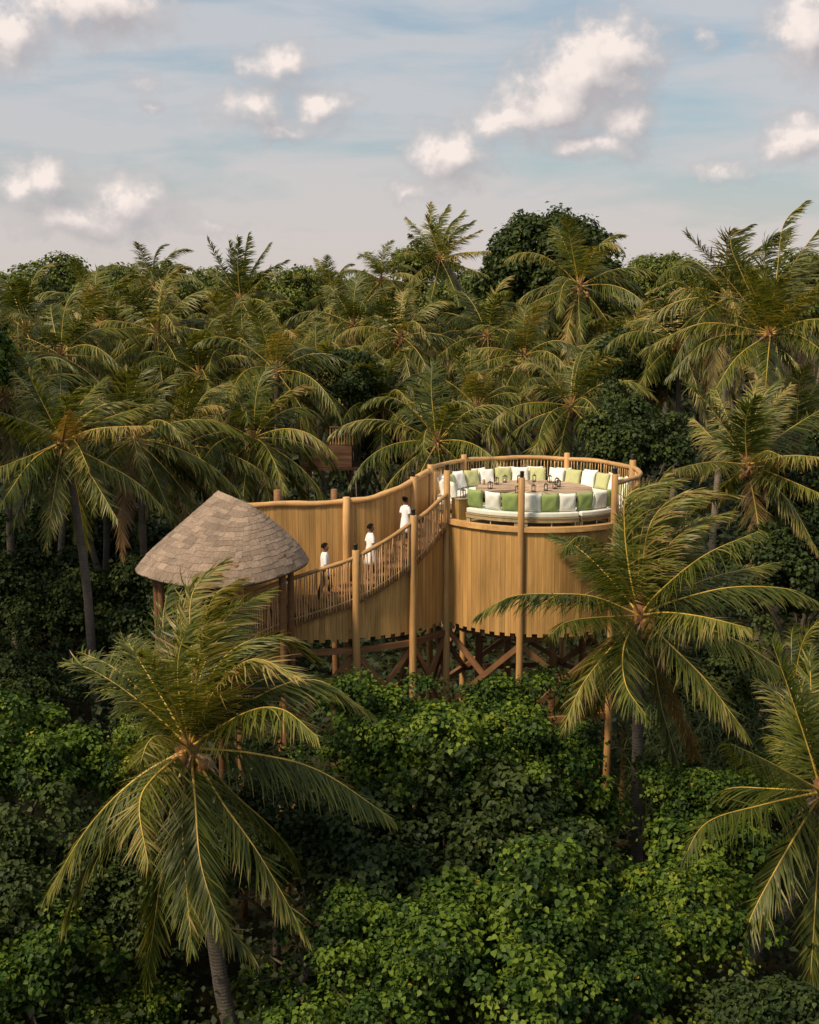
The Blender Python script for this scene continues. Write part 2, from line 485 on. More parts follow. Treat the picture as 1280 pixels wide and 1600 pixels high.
def plank_mesh(name, w, t, material, top_slant=0.0):
    """unit-height board, bevelled long edges, outer face toward -Y, origin at its foot"""
    b = MB(); c = 0.0035
    prof = [(-w / 2, t / 2), (-w / 2, -t / 2 + c), (-w / 2 + c, -t / 2), (w / 2 - c, -t / 2), (w / 2, -t / 2 + c), (w / 2, t / 2)]
    n = len(prof)
    vs = [(x, y, 0) for x, y in prof] + [(x, y, 1) for x, y in prof]
    fs = [(i, (i + 1) % n, n + (i + 1) % n, n + i) for i in range(n)] + [tuple(reversed(range(n))), tuple(range(n, 2 * n))]
    b.add(vs, fs); return b.mesh(name, material)

def stick_meshes(name, n, r, material, wob=0.0055, segs=6):
    out = []
    for i in range(n):
        rr = random.Random(100 + i)
        a0, a1 = rr.uniform(0, 6.28), rr.uniform(0, 6.28)
        pts = [(wob * math.sin(a0 + k * 1.1) * (0.3 + k / segs), wob * math.cos(a1 + k * 0.9), k / segs) for k in range(segs + 1)]
        rad = [r * rr.uniform(0.8, 1.15) for _ in pts]
        b = MB(); b.tube(pts, rad, 6); out.append(b.mesh(name, material, True))
    return out

def log_post(name, r, h, material, seed=0):
    rr = random.Random(seed); n = 9
    pts = [(rr.uniform(-.008, .008), rr.uniform(-.008, .008), h * k / n) for k in range(n + 1)]
    rad = [r * (1.08 - 0.10 * k / n) * rr.uniform(0.97, 1.03) for k in range(n + 1)]
    # rounded top
    pts += [(pts[-1][0], pts[-1][1], h + 0.012)]; rad += [r * 0.82]
    b = MB(); b.tube(pts, rad, 12); return b.mesh(name, material, True)

def lamp_cap(parent, h):
    b = MB(); b.lathe([(0.052, 0), (0.056, 0.02), (0.056, 0.15), (0.064, 0.155), (0.064, 0.175), (0.03, 0.19)], 12)
    return b.build('post_lamp', M['black_metal'], parent, True, loc=(0, 0, h))

tower = tag(empty('timber_tower', (TC[0], TC[1], 0)), 'round raised tower clad in upright golden cedar boards with open roof deck', 'tower')
TT = Vector((TC[0], TC[1], 0))
def loc(p): return Vector(p) - TT

# cladding
b = MB()
nseg = 96
vs = []
for z in (WALLB + 0.12, DECK - 0.06):
    vs += [tuple(loc(cp(360 * k / nseg, TR - 0.045, z))) for k in range(nseg)]
b.add(vs, [(k, (k + 1) % nseg, nseg + (k + 1) % nseg, nseg + k) for k in range(nseg)])
wall = b.build('wall', M['inner_dark'], tower, True)
PLW = 0.150
npl = int(round(2 * math.pi * TR / PLW))
pm = plank_mesh('plank', PLW - 0.0035, 0.028, M['cedar'])
for k in range(npl):
    phi = 360 * k / npl
    short = 0.085 if k % 2 else 0.0
    z0 = WALLB + short + random.uniform(-.012, .012)
    link('plank', pm, wall, loc(cp(phi, TR - 0.018 + random.uniform(-.004, .004), z0)), (0, 0, R(phi + 90) + random.uniform(-.012, .012)), (1, 1, DECK - 0.07 - z0))

# deck floor, rim and under floor
def ring(b, r0, r1, z0, z1, a0=0, a1=360, n=72, mat_=0):
    full = abs(a1 - a0) >= 359.9
    vs = []
    m_ = n if full else n + 1
    for k in range(m_):
        a = a0 + (a1 - a0) * k / n
        for (r, z) in ((r0, z0), (r1, z0), (r1, z1), (r0, z1)):
            vs.append(tuple(loc(cp(a, r, z))))
    fs = []
    for k in range(n):
        j = (k + 1) % m_ if full else k + 1
        for q in range(4):
            q2 = (q + 1) % 4
            fs.append((k * 4 + q, j * 4 + q, j * 4 + q2, k * 4 + q2))
    if not full:
        fs.append((0, 1, 2, 3)); e = (m_ - 1) * 4; fs.append((e + 3, e + 2, e + 1, e))
    b.add(vs, fs, mat_)
b = MB(); ring(b, TR - 0.10, TR + 0.085, DECK - 0.075, DECK + 0.06)
rim = b.build('rim', M['log_x'], tower)
floor = empty('floor', (0, 0, 0), parent=tower)
fb = 0.16
y = -TR + 0.12
while y < TR - 0.1:
    hw = math.sqrt(max(0.02, (TR - 0.11) ** 2 - (abs(y) + 0.04) ** 2))
    MB().box((0, 0, 0), (2 * hw, fb - 0.006, 0.03)).build('floor_board', M['bench'], floor, loc=(0, y, DECK - 0.016))
    y += fb
b = MB(); b.lathe([(TR - 0.12, WALLB + 0.13), (TR - 0.12, WALLB + 0.17)], 64); b.build('lower_floor', M['inner_dark'], tower)

# posts
POSTS = [178, 130, 65, 12, -49.7, -102, -148.6]
for i, phi in enumerate(POSTS):
    top = 11.16 if phi < 0 or phi == 12 else 11.10
    p = link('post', log_post('post', 0.096, top + 0.2, M['log'], i), tower, loc(cp(phi, TR + 0.035, -0.2)), (0, 0, random.uniform(0, 6)))
    if phi in (12, -49.7, -102, -148.6, 178): lamp_cap(p, top + 0.2)
# beams and X bracing between neighbouring posts
for i in range(len(POSTS)):
    a, c = POSTS[i], POSTS[(i + 1) % len(POSTS)]
    for z, nm in ((6.55, 'beam'), (4.3, 'beam')):
        rb_ = TR - 0.55 if z > 5 else TR
        p, q = Vector(loc(cp(a, rb_, z))), Vector(loc(cp(c, rb_, z)))
        L = (q - p).length; d = (q - p)
        MB().box((0, 0, 0), (L, 0.13, 0.17)).build(nm, M['beam'], tower, loc=(p + q) / 2, rot=(0, 0, math.atan2(d.y, d.x)))
    for (z0, z1, off) in ((6.5, 4.35, 0.05), (4.35, 6.5, -0.05)):
        p, q = Vector(loc(cp(a, TR - 0.04 + off, z0))), Vector(loc(cp(c, TR - 0.04 + off, z1)))
        d = q - p
        MB().box((0, 0, 0), (d.length, 0.085, 0.15)).build('brace', M['beam'], tower, loc=(p + q) / 2, rot=d.to_track_quat('X', 'Z').to_euler())
for k in range(7):
    x = -2.4 + 0.8 * k; hw = math.sqrt(TR ** 2 - x * x) - 0.15
    MB().box((0, 0, 0), (2 * hw, 0.09, 0.2)).build('joist', M['beam'], tower, loc=(x, 0, WALLB - 0.02), rot=(0, 0, math.pi / 2))
for phi in (-75, 20, 110, 200):
    link('inner_post', log_post('inner_post', 0.11, 6.7, M['beam'], phi), tower, loc(cp(phi, 1.7, -0.2)))

# rail and balusters round the back
A0, A1 = 178, -49.7
pts = []
for k in range(97):
    a = A0 + (A1 - A0) * k / 96
    pts.append(tuple(loc(cp(a, TR + 0.03 + 0.008 * math.sin(k * 0.9), RAILZ + 0.012 * math.sin(k * 0.37)))))
b = MB(); b.tube(pts, [0.068 * (1 + 0.07 * math.sin(k * 0.61) + 0.04 * math.sin(k * 1.7)) for k in range(97)], 10)
rail = b.build('handrail', M['log_x'], tower, True)
sticks = stick_meshes('baluster', 7, 0.017, M['stick'])
nb = 112
for k in range(1, nb):
    a = A0 + (A1 - A0) * (k + random.uniform(-.15, .15)) / nb
    if min(abs(a - p) for p in POSTS) < 2.2: continue
    link('baluster', random.choice(sticks), rail, loc(cp(a, TR + 0.02, DECK + 0.05)), (0, 0, random.uniform(0, 6)), (1, 1, RAILZ - DECK - 0.09))
# glass between the front posts
for (a0, a1) in ((-146.4, -104.2), (-99.8, -51.9)):
    b = MB(); ring(b, TR - 0.012, TR - 0.004, DECK + 0.10, DECK + 1.06, a0, a1, 14)
    b.build('glass_panel', M['glass'], tower)

# ================================================================== STAIRCASE
near = np.array([(-4.62, 31.45, 7.06, 8.15), (-3.36, 32.2, 7.42, 8.52), (-1.43, 32.5, 8.03, 9.12), (0.10, 33.3, 8.86, 9.92), (1.06, 34.42, 9.74, 10.52)])
far = np.array([(-5.25, 33.55, 7.20, 10.28), (-3.78, 33.86, 7.57, 10.30), (-1.75, 34.08, 8.17, 10.34), (-0.55, 34.65, 8.97, 10.52), (0.60, 36.0, 9.74, 10.95)])
NC = catmull(near, 241); FC = catmull(far, 241)          # parameter 0..4 in steps of 1/60
def nc(s): i = min(max(s, 0), 4) * 60; k = min(int(i), 239); return NC[k] + (NC[k + 1] - NC[k]) * (i - k)
def fc(s): i = min(max(s, 0), 4) * 60; k = min(int(i), 239); return FC[k] + (FC[k + 1] - FC[k]) * (i - k)

stair = tag(empty('staircase', (-1.5, 33.2, 0)), 'curved timber staircase with stick balustrade climbing to the round deck', 'staircase')
SO = Vector((-1.5, 33.2, 0))
def sl(p): return Vector(p) - SO

def arc_table(C, n):
    d = np.concatenate([[0], np.cumsum(np.linalg.norm(np.diff(C[:, :2], axis=0), axis=1))])
    return d
dN, dF = arc_table(NC, 0), arc_table(FC, 0)
def at_len(C, d, L):
    return np.array([np.interp(L, d, C[:, j]) for j in range(C.shape[1])])
def tan_at(C, d, L):
    a, b_ = at_len(C, d, max(L - .03, 0)), at_len(C, d, min(L + .03, d[-1])); v = b_ - a
    return math.atan2(v[1], v[0])

# steps and risers, dark timber colour in place of shade on them
nst = 17
for k in range(nst):
    s0, s1 = 4 * k / nst, 4 * (k + 1) / nst
    z = nc(s1)[2] - 0.02
    q = [nc(s0 - 0.03), nc(s1 + 0.02), fc(s1 + 0.02), fc(s0 - 0.03)]
    vs = [tuple(sl((p[0], p[1], z - 0.05))) for p in q] + [tuple(sl((p[0], p[1], z))) for p in q]
    MB().add(vs, [(3, 2, 1, 0), (4, 5, 6, 7), (0, 1, 5, 4), (1, 2, 6, 5), (2, 3, 7, 6), (3, 0, 4, 7)]).build('step', M['beam'], stair)
    p, q = nc(s0), fc(s0); zb = (nc(s0)[2] - 0.02) if k else z - .2
    vs = [tuple(sl((p[0], p[1], zb - .17))), tuple(sl((q[0], q[1], zb - .17))), tuple(sl((q[0], q[1], z - .052))), tuple(sl((p[0], p[1], z - .052)))]
    MB().add(vs, [(0, 1, 2, 3)]).build('riser', M['beam'], stair)
# near stringer
b = MB()
pts = [sl((nc(s)[0], nc(s)[1], nc(s)[2] - 0.10)) for s in np.linspace(0, 4, 49)]
for p, q in zip(pts[:-1], pts[1:]): b.bar(p, q, 0.07, 0.2)
b.build('stringer', M['beam'], stair)

# far privacy wall
b = MB()
vs, fs = [], []
SS = np.linspace(0.35, 4, 60)
for s in SS:
    p = fc(s); vs += [tuple(sl((p[0], p[1] + 0.03, 6.9))), tuple(sl((p[0], p[1] + 0.03, p[3] - 0.06)))]
fs = [(2 * i, 2 * i + 2, 2 * i + 3, 2 * i + 1) for i in range(len(SS) - 1)]
b.add(vs, fs)
pwall = b.build('privacy_wall', M['inner_dark'], stair)
L0, L1 = np.interp(0.40 * 60, np.arange(241), dF), dF[-1] - 0.10
pm2 = plank_mesh('plank', 0.1525, 0.03, M['cedar'])
L = L0; i = 0
while L < L1:
    p = at_len(FC, dF, L); zt = p[3] - 0.02; z0 = WALLB + (0.085 if i % 2 else 0)
    link('plank', pm2, pwall, sl((p[0], p[1] - random.uniform(0, .006), z0)), (0, 0, tan_at(FC, dF, L) + random.uniform(-.015, .015)), (1, 1, zt - z0))
    L += 0.156; i += 1
# log coping
pts = [sl((fc(s)[0], fc(s)[1], fc(s)[3] + 0.012 * math.sin(s * 7))) for s in np.linspace(0.38, 3.97, 60)]
b = MB(); b.tube(pts, [0.085 * (1 + 0.06 * math.sin(k * .5) + 0.03 * math.sin(k * 1.3)) for k in range(60)], 12)
b.build('coping_log', M['log_x'], stair, True)
for i, (s, dz, lamp) in enumerate(((0.40, 0.10, False), (2.0, 0.13, False), (3.57, 0.10, True))):
    p = fc(s); h = p[3] + dz + 0.2
    po = link('post', log_post('post', 0.105, h, M['log'], 20 + i), stair, sl((p[0], p[1] - 0.06, -0.2)))
    if lamp: lamp_cap(po, h)
# posts standing behind the wall
for (px, py, Y) in ((433, 766, 35.6), (522, 765, 36.0)):
    p = at(px, py, Y)
    link('post', log_post('post', 0.10, p[2] + 0.2, M['beam'], int(px)), stair, sl((p[0], p[1], -0.2)))

# wall below the stairs, stepped to the slope and notched at the foot
L0 = np.interp(1.0 * 60, np.arange(241), dN); L = L0 - 0.2; i = 0
bw = MB(); vs = []
SS = np.linspace(0.9, 3.95, 50)
def inset(s, d):
    p, q = nc(s), fc(s); v = q[:2] - p[:2]; v = v / np.linalg.norm(v); return p[:2] + v * d
for s in SS:
    p = inset(s, 0.17); vs += [tuple(sl((p[0], p[1], 6.95))), tuple(sl((p[0], p[1], nc(s)[2] - 0.12)))]
bw.add(vs, [(2 * i, 2 * i + 2, 2 * i + 3, 2 * i + 1) for i in range(len(SS) - 1)])
uwall = bw.build('lower_wall', M['inner_dark'], stair)
while L < dN[-1] - 0.02:
    s = np.interp(L, dN, np.arange(241) / 60.0); p = inset(s, 0.12); zt = nc(s)[2] - 0.10; z0 = WALLB + (0.085 if i % 2 else 0)
    link('plank', pm2, uwall, sl((p[0], p[1], z0)), (0, 0, tan_at(NC, dN, L) + random.uniform(-.015, .015)), (1, 1, zt - z0))
    L += 0.156; i += 1

# near rail, balusters, posts
NPOST = [(1.0, 8.72), (2.0, 9.30), (3.0, 10.10)]
pts = [sl((nc(s)[0], nc(s)[1] - 0.03, nc(s)[3] + 0.008 * math.sin(s * 9))) for s in np.linspace(0, 3.98, 70)]
b = MB(); b.tube(pts, [0.058 * (1 + 0.06 * math.sin(k * .7) + 0.04 * math.sin(k * 1.9)) for k in range(70)], 10)
srail = b.build('handrail', M['log_x'], stair, True)
pts = [sl((nc(s)[0], nc(s)[1] - 0.03, nc(s)[2] - 0.02)) for s in np.linspace(0, 3.98, 60)]
b = MB(); b.tube(pts, 0.026, 6); b.build('lower_rail', M['stick'], stair, True)
L = 0.05
while L < dN[-1] - 0.1:
    p = at_len(NC, dN, L); s = np.interp(L, dN, np.arange(241) / 60.0)
    if min(abs(s - k[0]) for k in NPOST) > 0.055:
        lo = random.uniform(0.13, 0.21)
        link('baluster', random.choice(sticks), srail, sl((p[0] + random.uniform(-.01, .01), p[1] - 0.06, p[2] - lo)), (random.uniform(-.01, .01), random.uniform(-.016, .016), random.uniform(0, 6)), (1.15, 1.15, p[3] - p[2] + lo - 0.02))
    L += random.uniform(0.068, 0.074)
for i, (s, zt) in enumerate(NPOST):
    p = nc(s)
    po = link('post', log_post('post', 0.100, zt + 0.2, M['log'], 40 + i), stair, sl((p[0], p[1] - 0.05, -0.2)))
    if i > 0: lamp_cap(po, zt + 0.2)
# wall lamp on the first post
p = nc(1.0); b = MB(); b.lathe([(0.035, 0), (0.06, 0.02), (0.06, 0.09), (0.03, 0.11)], 12); b.build('wall_lamp', M['lamp_glass'], stair, True, loc=sl((p[0] + 0.1, p[1] - 0.16, 8.46)))
# beams and braces under the flight
ctrl = [nc(k) for k in (0.0, 1.0, 2.0, 3.0, 3.97)]
for a, c in zip(ctrl[:-1], ctrl[1:]):
    for z in (6.52, 4.25):
        p, q = sl((a[0], a[1] + 0.06, z)), sl((c[0], c[1] + 0.06, z)); d = q - p
        MB().box((0, 0, 0), (d.length, 0.12, 0.16)).build('beam', M['beam'], stair, loc=(p + q) / 2, rot=(0, 0, math.atan2(d.y, d.x)))
    for (z0, z1, off) in ((6.45, 4.3, 0.02), (4.3, 6.45, 0.14)):
        p, q = sl((a[0], a[1] + off, z0)), sl((c[0], c[1] + off, z1)); d = q - p
        MB().box((0, 0, 0), (d.length, 0.08, 0.14)).build('brace', M['beam'], stair, loc=(p + q) / 2, rot=d.to_track_quat('X', 'Z').to_euler())
for s in (1.0, 2.0, 3.0):
    p, q = sl((*nc(s)[:2], 6.45)), sl((*fc(s)[:2], 6.45)); d = q - p
    MB().box((0, 0, 0), (d.length, 0.12, 0.16)).build('beam', M['beam'], stair, loc=(p + q) / 2, rot=(0, 0, math.atan2(d.y, d.x)))
    p, q = sl((*nc(s)[:2], 6.4)), sl((*fc(s)[:2], 4.3)); d = q - p
    MB().box((0, 0, 0), (d.length, 0.08, 0.14)).build('brace', M['beam'], stair, loc=(p + q) / 2, rot=d.to_track_quat('X', 'Z').to_euler())
# the flight below, seen behind the palm
lowp = catmull([at(445, 1030, 32.0), at(405, 1040, 31.6), at(365, 1056, 31.3), at(325, 1080, 31.2)], 30)
b = MB(); b.tube([sl(p) for p in lowp], 0.055, 8); lrail = b.build('handrail', M['log_x'], stair, True)
for k in range(30):
    p = lowp[k]
    link('baluster', random.choice(sticks), lrail, sl((p[0], p[1], p[2] - 1.02)), (0, random.uniform(-.03, .03), random.uniform(0, 6)), (1.1, 1.1, 1.0))
for k in range(0, 28, 3):
    p = lowp[k]; MB().box((0, 0, 0), (0.3, 1.2, 0.05)).build('step', M['bench'], stair, loc=sl((p[0], p[1] + 0.65, p[2] - 0.9 - 0.0)))
b = MB()
for k in range(29): b.bar(sl(lowp[k] - np.array([0, -.05, 0.95])), sl(lowp[k + 1] - np.array([0, -.05, .95])), 0.06, 0.2)
b.build('stringer', M['beam'], stair)

# ================================================================== SHINGLED HUT
HC = Vector((-4.9, 31.55, 0))
hut = tag(empty('entrance_hut', HC), 'small hut with curved conical roof of weathered wooden shingles beside the stairs', 'hut')
HA, HB = Vector((-4.97, 32.0, 10.97)), Vector((-4.05, 31.25, 10.74))
def roof_pt(th, v, lift=0.0):
    c, s_ = math.cos(th), math.sin(th)
    rx, ry = 2.22, 1.78
    ez = 9.05 + 0.10 * c + 0.10 * math.sin(2 * th + 0.7) - 0.03 * math.sin(3 * th)
    E = Vector((HC.x + rx * c * (1 + 0.03 * math.sin(3 * th + 1)), HC.y + ry * s_, ez))
    t = 0.5 + 0.5 * math.cos(th - R(-43)); t = t * t * (3 - 2 * t)
    Gp = HA.lerp(HB, t)
    w = v
    p = Gp.lerp(E, w)
    p.z = Gp.z + (E.z - Gp.z) * (0.93 * v - (0.012 + 0.030 * (1 + c)) * math.sin(math.pi * v) + 0.07 * (max(0, v - 0.82) / 0.18) ** 2) + lift
    return p - HC
b = MB(); nth, nv = 64, 12; vs = []
for j in range(nv + 1):
    for i in range(nth): vs.append(tuple(roof_pt(2 * math.pi * i / nth, j / nv)))
fs = [(j * nth + i, j * nth + (i + 1) % nth, (j + 1) * nth + (i + 1) % nth, (j + 1) * nth + i) for j in range(nv) for i in range(nth)]
vs2 = [(x, y, z - 0.07) for x, y, z in vs]
k0 = len(vs)
fs2 = [tuple(k0 + q for q in reversed(f)) for f in fs]
rim_f = [(nv * nth + i, nv * nth + (i + 1) % nth, k0 + nv * nth + (i + 1) % nth, k0 + nv * nth + i) for i in range(nth)]
b.add(vs + vs2, fs + fs2 + rim_f)
roof = b.build('roof', M['shingle'], hut, True)
shing = []
rows = 15
for r_ in range(rows):
    v0, v1 = r_ / rows - 0.012, (r_ + 1) / rows + 0.02
    circ = 2 * math.pi * 2.0 * (v0 + v1) / 2 + 1.2
    n = max(7, int(circ / 0.27)); ph = random.uniform(0, 1)
    cuts = np.cumsum(np.array([random.uniform(0.55, 1.6) for _ in range(n)])); cuts = np.concatenate([[0], cuts]) / cuts[-1]
    for i in range(n):
        t0, t1 = 2 * math.pi * (cuts[i] + ph), 2 * math.pi * (cuts[i + 1] + ph)
        e = 0.002 / max(0.3, (v1 * 2.0)); shing.append((t0 + e, t1 - e, max(v0, 0.0), min(v1 + random.uniform(-.022, .016), 1.012), random.uniform(0, .008)))
def shingle_mb(b, s_):
    t0, t1, v0, v1, li = s_; vs = []; nn = 3
    for lift in (0, 1):
        for k in range(nn):
            t = t0 + (t1 - t0) * k / (nn - 1)
            vs.append(tuple(roof_pt(t, v0, 0.003 + 0.006 * lift + li * .6)))
            vs.append(tuple(roof_pt(t, v1, 0.010 + 0.016 * lift + li * .6)))
    o = 2 * nn; fs = []
    for k in range(nn - 1):
        fs.append((2 * k, 2 * k + 1, 2 * k + 3, 2 * k + 2)); fs.append((o + 2 * k, o + 2 * k + 2, o + 2 * k + 3, o + 2 * k + 1))
        fs.append((2 * k + 1, o + 2 * k + 1, o + 2 * k + 3, 2 * k + 3)); fs.append((2 * k, 2 * k + 2, o + 2 * k + 2, o + 2 * k))
    fs.append((0, o, o + 1, 1)); e = 2 * nn - 2; fs.append((e, e + 1, o + e + 1, o + e))
    b.add(vs, fs)
shing.sort(key=lambda q: math.sin((q[0] + q[1]) / 2))
for s_ in shing[:290]:
    b = MB(); shingle_mb(b, s_); b.build('shingle', M['shingle'], roof)
b = MB()
for s_ in shing[290:]: shingle_mb(b, s_)
tag(b.build('shingle_courses', M['shingle'], roof), kind='stuff')
for i, th in enumerate((25, 100, 170, 215, 285, 330)):
    p = roof_pt(R(th), 0.80)
    link('post', log_post('post', 0.085, p.z + 0.15, M['beam'], 60 + i), hut, (p.x, p.y, -0.2))
b = MB(); b.lathe([(1.65, 6.98), (1.65, 7.10)], 28); b.build('landing', M['oldwood'], hut)

# ================================================================== SOFAS, TABLE, PILLOWS, LANTERNS
def arc_bench(name, a0, a1, r0, r1, label, legs=True):
    mid = R((a0 + a1) / 2)
    base = Vector(cp((a0 + a1) / 2, (r0 + r1) / 2, DECK))
    o = tag(empty(name, base), label, 'bench', 'curved benches on the deck')
    def rr(b, r0, r1, z0, z1, n):
        k = len(b.v); ring(b, r0, r1, z0, z1, a0, a1, n)
        for i in range(k, len(b.v)):
            v = Vector(b.v[i]) + TT - base; b.v[i] = tuple(v)
    n = max(6, int(abs(a1 - a0) / 5))
    b = MB(); rr(b, r0, r1, DECK + 0.13, DECK + 0.235, n); b.build('frame', M['bench'], o)
    b = MB(); rr(b, r0 - 0.02, r1 + 0.02, DECK + 0.235, DECK + 0.262, n); b.build('seat_slat', M['bench'], o)
    b = MB(); rr(b, r0 + 0.01, r1 - 0.0, DECK + 0.266, DECK + 0.40, n)
    c = b.build('seat_cushion', M['white_fabric'], o)
    bv = c.modifiers.new('soft', 'BEVEL'); bv.width = 0.035; bv.segments = 3; bv.limit_method = 'ANGLE'
    if legs:
        for f in np.linspace(0.06, 0.94, max(3, int(abs(a1 - a0) / 11))):
            for r in (r0 + 0.06, r1 - 0.05):
                p = Vector(cp(a0 + (a1 - a0) * f, r, DECK)) - base
                MB().lathe([(0.014, 0.0), (0.014, 0.135)], 8).build('leg', M['white_metal'], o, loc=p)
        for f in (0.02, 0.98):
            p = Vector(cp(a0 + (a1 - a0) * f, r1 - 0.08, DECK)) - base
            MB().box((0, 0, 0.066), (0.09, 0.09, 0.132)).build('corner_block', M['bench'], o, loc=p, rot=(0, 0, R(a0 + (a1 - a0) * f)))
    return o
arc_bench('curved_bench', -139, -104.5, 2.0, 2.74, 'near white-cushioned curved bench left of the lamp post in front')
arc_bench('curved_bench', -101.5, -69, 2.0, 2.74, 'near white-cushioned curved bench right of the lamp post in front')
arc_bench('curved_bench', -67.6, -44, 2.0, 2.74, 'short near curved bench at the right end of the front row')
for (a0, a1, lb) in ((193, 138, 'far curved bench at the left of the deck beside the stair head'), (136, 76, 'far curved bench along the back rail, left of its tall post'), (74, 22, 'far curved bench along the back rail, right of its tall post'), (20, -41, 'curved bench at the right side of the deck')):
    arc_bench('curved_bench', a0, a1, 2.05, 2.84, lb, False)

# end cabinet
cb_ = tag(empty('side_cabinet', cp(-147, 2.55, DECK), R(-57)), 'low boarded wooden cabinet at the left end of the near bench', 'cabinet')
MB().box((0, 0, 0.29), (0.36, 0.5, 0.58)).build('body', M['cedar'], cb_)
for k in range(3): MB().box((-0.118 + k * 0.118, 0, 0.29), (0.112, 0.53, 0.56)).build('board', M['cedar'], cb_)
MB().box((0, 0, 0.595), (0.40, 0.56, 0.03)).build('cabinet_top', M['bench'], cb_)

# table of radiating boards with an open slot
TZ = 10.42
tab = tag(empty('round_table', (TC[0], TC[1], DECK)), 'large round table of radiating rough boards with a wedge slot', 'table')
nw = 44
for k in range(nw):
    a = 360 * k / nw
    if 203 < a < 222: continue
    b = MB(); da = 360 / nw / 2 - 0.25
    for (r0, r1) in ((0.32, 1.70 + random.uniform(-.02, .02)),):
        vs = []
        for z in (-0.045, 0.0):
            for (r, s_) in ((r0, -1), (r1, -1), (r1, 1), (r0, 1)):
                vs.append((r * math.cos(R(s_ * da)), r * math.sin(R(s_ * da)), z))
        b.add(vs, [(3, 2, 1, 0), (4, 5, 6, 7), (0, 1, 5, 4), (1, 2, 6, 5), (2, 3, 7, 6), (3, 0, 4, 7)])
    b.build('table_board', M['table'], tab, loc=(0, 0, TZ - DECK + random.uniform(-.004, .004)), rot=(0, 0, R(a)))
b = MB(); b.lathe([(0.42, 0.0), (0.34, 0.04), (0.30, 0.5), (0.5, 0.60)], 20); b.build('pedestal', M['beam'], tab)
b = MB(); b.lathe([(0.33, 0.60), (0.33, 0.652)], 24); b.build('centre_disc', M['table'], tab)
for a in (20, 92, 164, 236, 308):
    b = MB(); b.box((1.3 * math.cos(R(a)), 1.3 * math.sin(R(a)), 0.305), (0.10, 0.10, 0.61)); b.build('leg', M['beam'], tab)

def pillow_mesh(material, size=0.48, thick=0.085, seed=0):
    rr = random.Random(seed); n = 12
    vs, fs = [], []
    for side in (1, -1):
        for j in range(n + 1):
            for i in range(n + 1):
                u, v = 2 * i / n - 1, 2 * j / n - 1
                pin = 1 - 0.075 * (1 - u * u) * 0 
                x = u * (0.5 - 0.030 * (1 - v * v) * 0 - 0.035 * math.cos(v * math.pi / 2) * abs(u) ** 3)
                z = v * (0.5 - 0.035 * math.cos(u * math.pi / 2) * abs(v) ** 3)
                t = ((1 - u ** 4) * (1 - v ** 4)) ** 0.5
                sag = 0.012 * math.sin(5 * u + seed) * math.sin(4 * v + 2 * seed) * t
                vs.append((x * size, side * (thick * t + sag) + 0.0, (z + 0.5) * size))
    m_ = (n + 1) ** 2
    for j in range(n):
        for i in range(n):
            a = j * (n + 1) + i
            fs.append((a, a + 1, a + n + 2, a + n + 1)); fs.append((m_ + a, m_ + a + n + 1, m_ + a + n + 2, m_ + a + 1))
    b = MB(); b.add(vs, fs)
    me = b.mesh('pillow', material, True)
    bm = bmesh.new(); bm.from_mesh(me); bmesh.ops.remove_doubles(bm, verts=bm.verts, dist=0.0008); bm.to_mesh(me); bm.free()
    me.polygons.foreach_set('use_smooth', [True] * len(me.polygons))
    return me
PM = {c: [pillow_mesh(M[c + '_fabric'], s_, 0.085, k) for k, s_ in enumerate((0.53, 0.54, 0.52))] for c in ('white', 'green', 'pale_green')}
ORD = ['first', 'second', 'third', 'fourth', 'fifth', 'sixth', 'seventh', 'eighth', 'ninth', 'tenth', 'eleventh', 'twelfth']
def pillow(c, phi, r, z, lean, label, turn=0.0, roll=0.0):
    o = link('pillow', random.choice(PM[c]), None, cp(phi, r, z), None)
    # lean > 0: the top leans outward from the deck's centre
    o.rotation_euler = (Matrix.Rotation(R(phi - 90 + turn), 4, 'Z') @ Matrix.Rotation(-lean, 4, 'X') @ Matrix.Rotation(roll, 4, 'Y')).to_euler()
    tag(o, label, 'pillow', 'scatter pillows on the deck benches'); return o
SEAT = DECK + 0.40
# near row: photo x of each pillow
cnt = {}
for px, c in ((745, 'green'), (773, 'white'), (801, 'green'), (834, 'white'), (862, 'green'), (889, 'white'), (917, 'green'), (940, 'white'), (956, 'green')):
    Y = 33.35
    for _ in range(6):
        x = (px - 640) / F * Y; dx = max(-2.5, min(2.5, x - TC[0])); Y = TC[1] - math.sqrt(2.55 ** 2 - dx * dx)
    phi = math.degrees(math.atan2(Y - TC[1], dx))
    cnt[c] = cnt.get(c, 0) + 1
    pillow(c, phi, 2.56, SEAT - 0.005, 0.10 + random.uniform(-.05, .05), '%s %s pillow from the left in the near row, seen from behind' % (ORD[cnt[c] - 1], c), random.uniform(-5, 5), random.uniform(-.04, .04))
cnt = {}
seq = ['white', 'white', 'white', 'pale_green', 'white', 'pale_green', 'white', 'pale_green', 'white', 'pale_green', 'white', 'pale_green', 'white', 'pale_green', 'white', 'pale_green', 'white', 'pale_green']
angs = np.concatenate([[187, 178], np.linspace(166, -14, 16)])
for k, c in enumerate(seq):
    cnt[c] = cnt.get(c, 0) + 1
    pillow(c, angs[k], 2.60 - (0.25 if k == 0 else 0), SEAT - 0.005, 0.26 + random.uniform(-.08, .08), '%s %s pillow from the left in the far row against the rail' % (ORD[cnt[c] - 1], c.replace('_', ' ')), random.uniform(-9, 9), random.uniform(-.07, .07))
for k, a in enumerate(np.linspace(158, 10, 9)):
    pillow('white', a, 2.80, SEAT + 0.0, 0.16, '%s white back cushion from the left, behind the far pillows' % ORD[k], 0, random.uniform(-.05, .05))

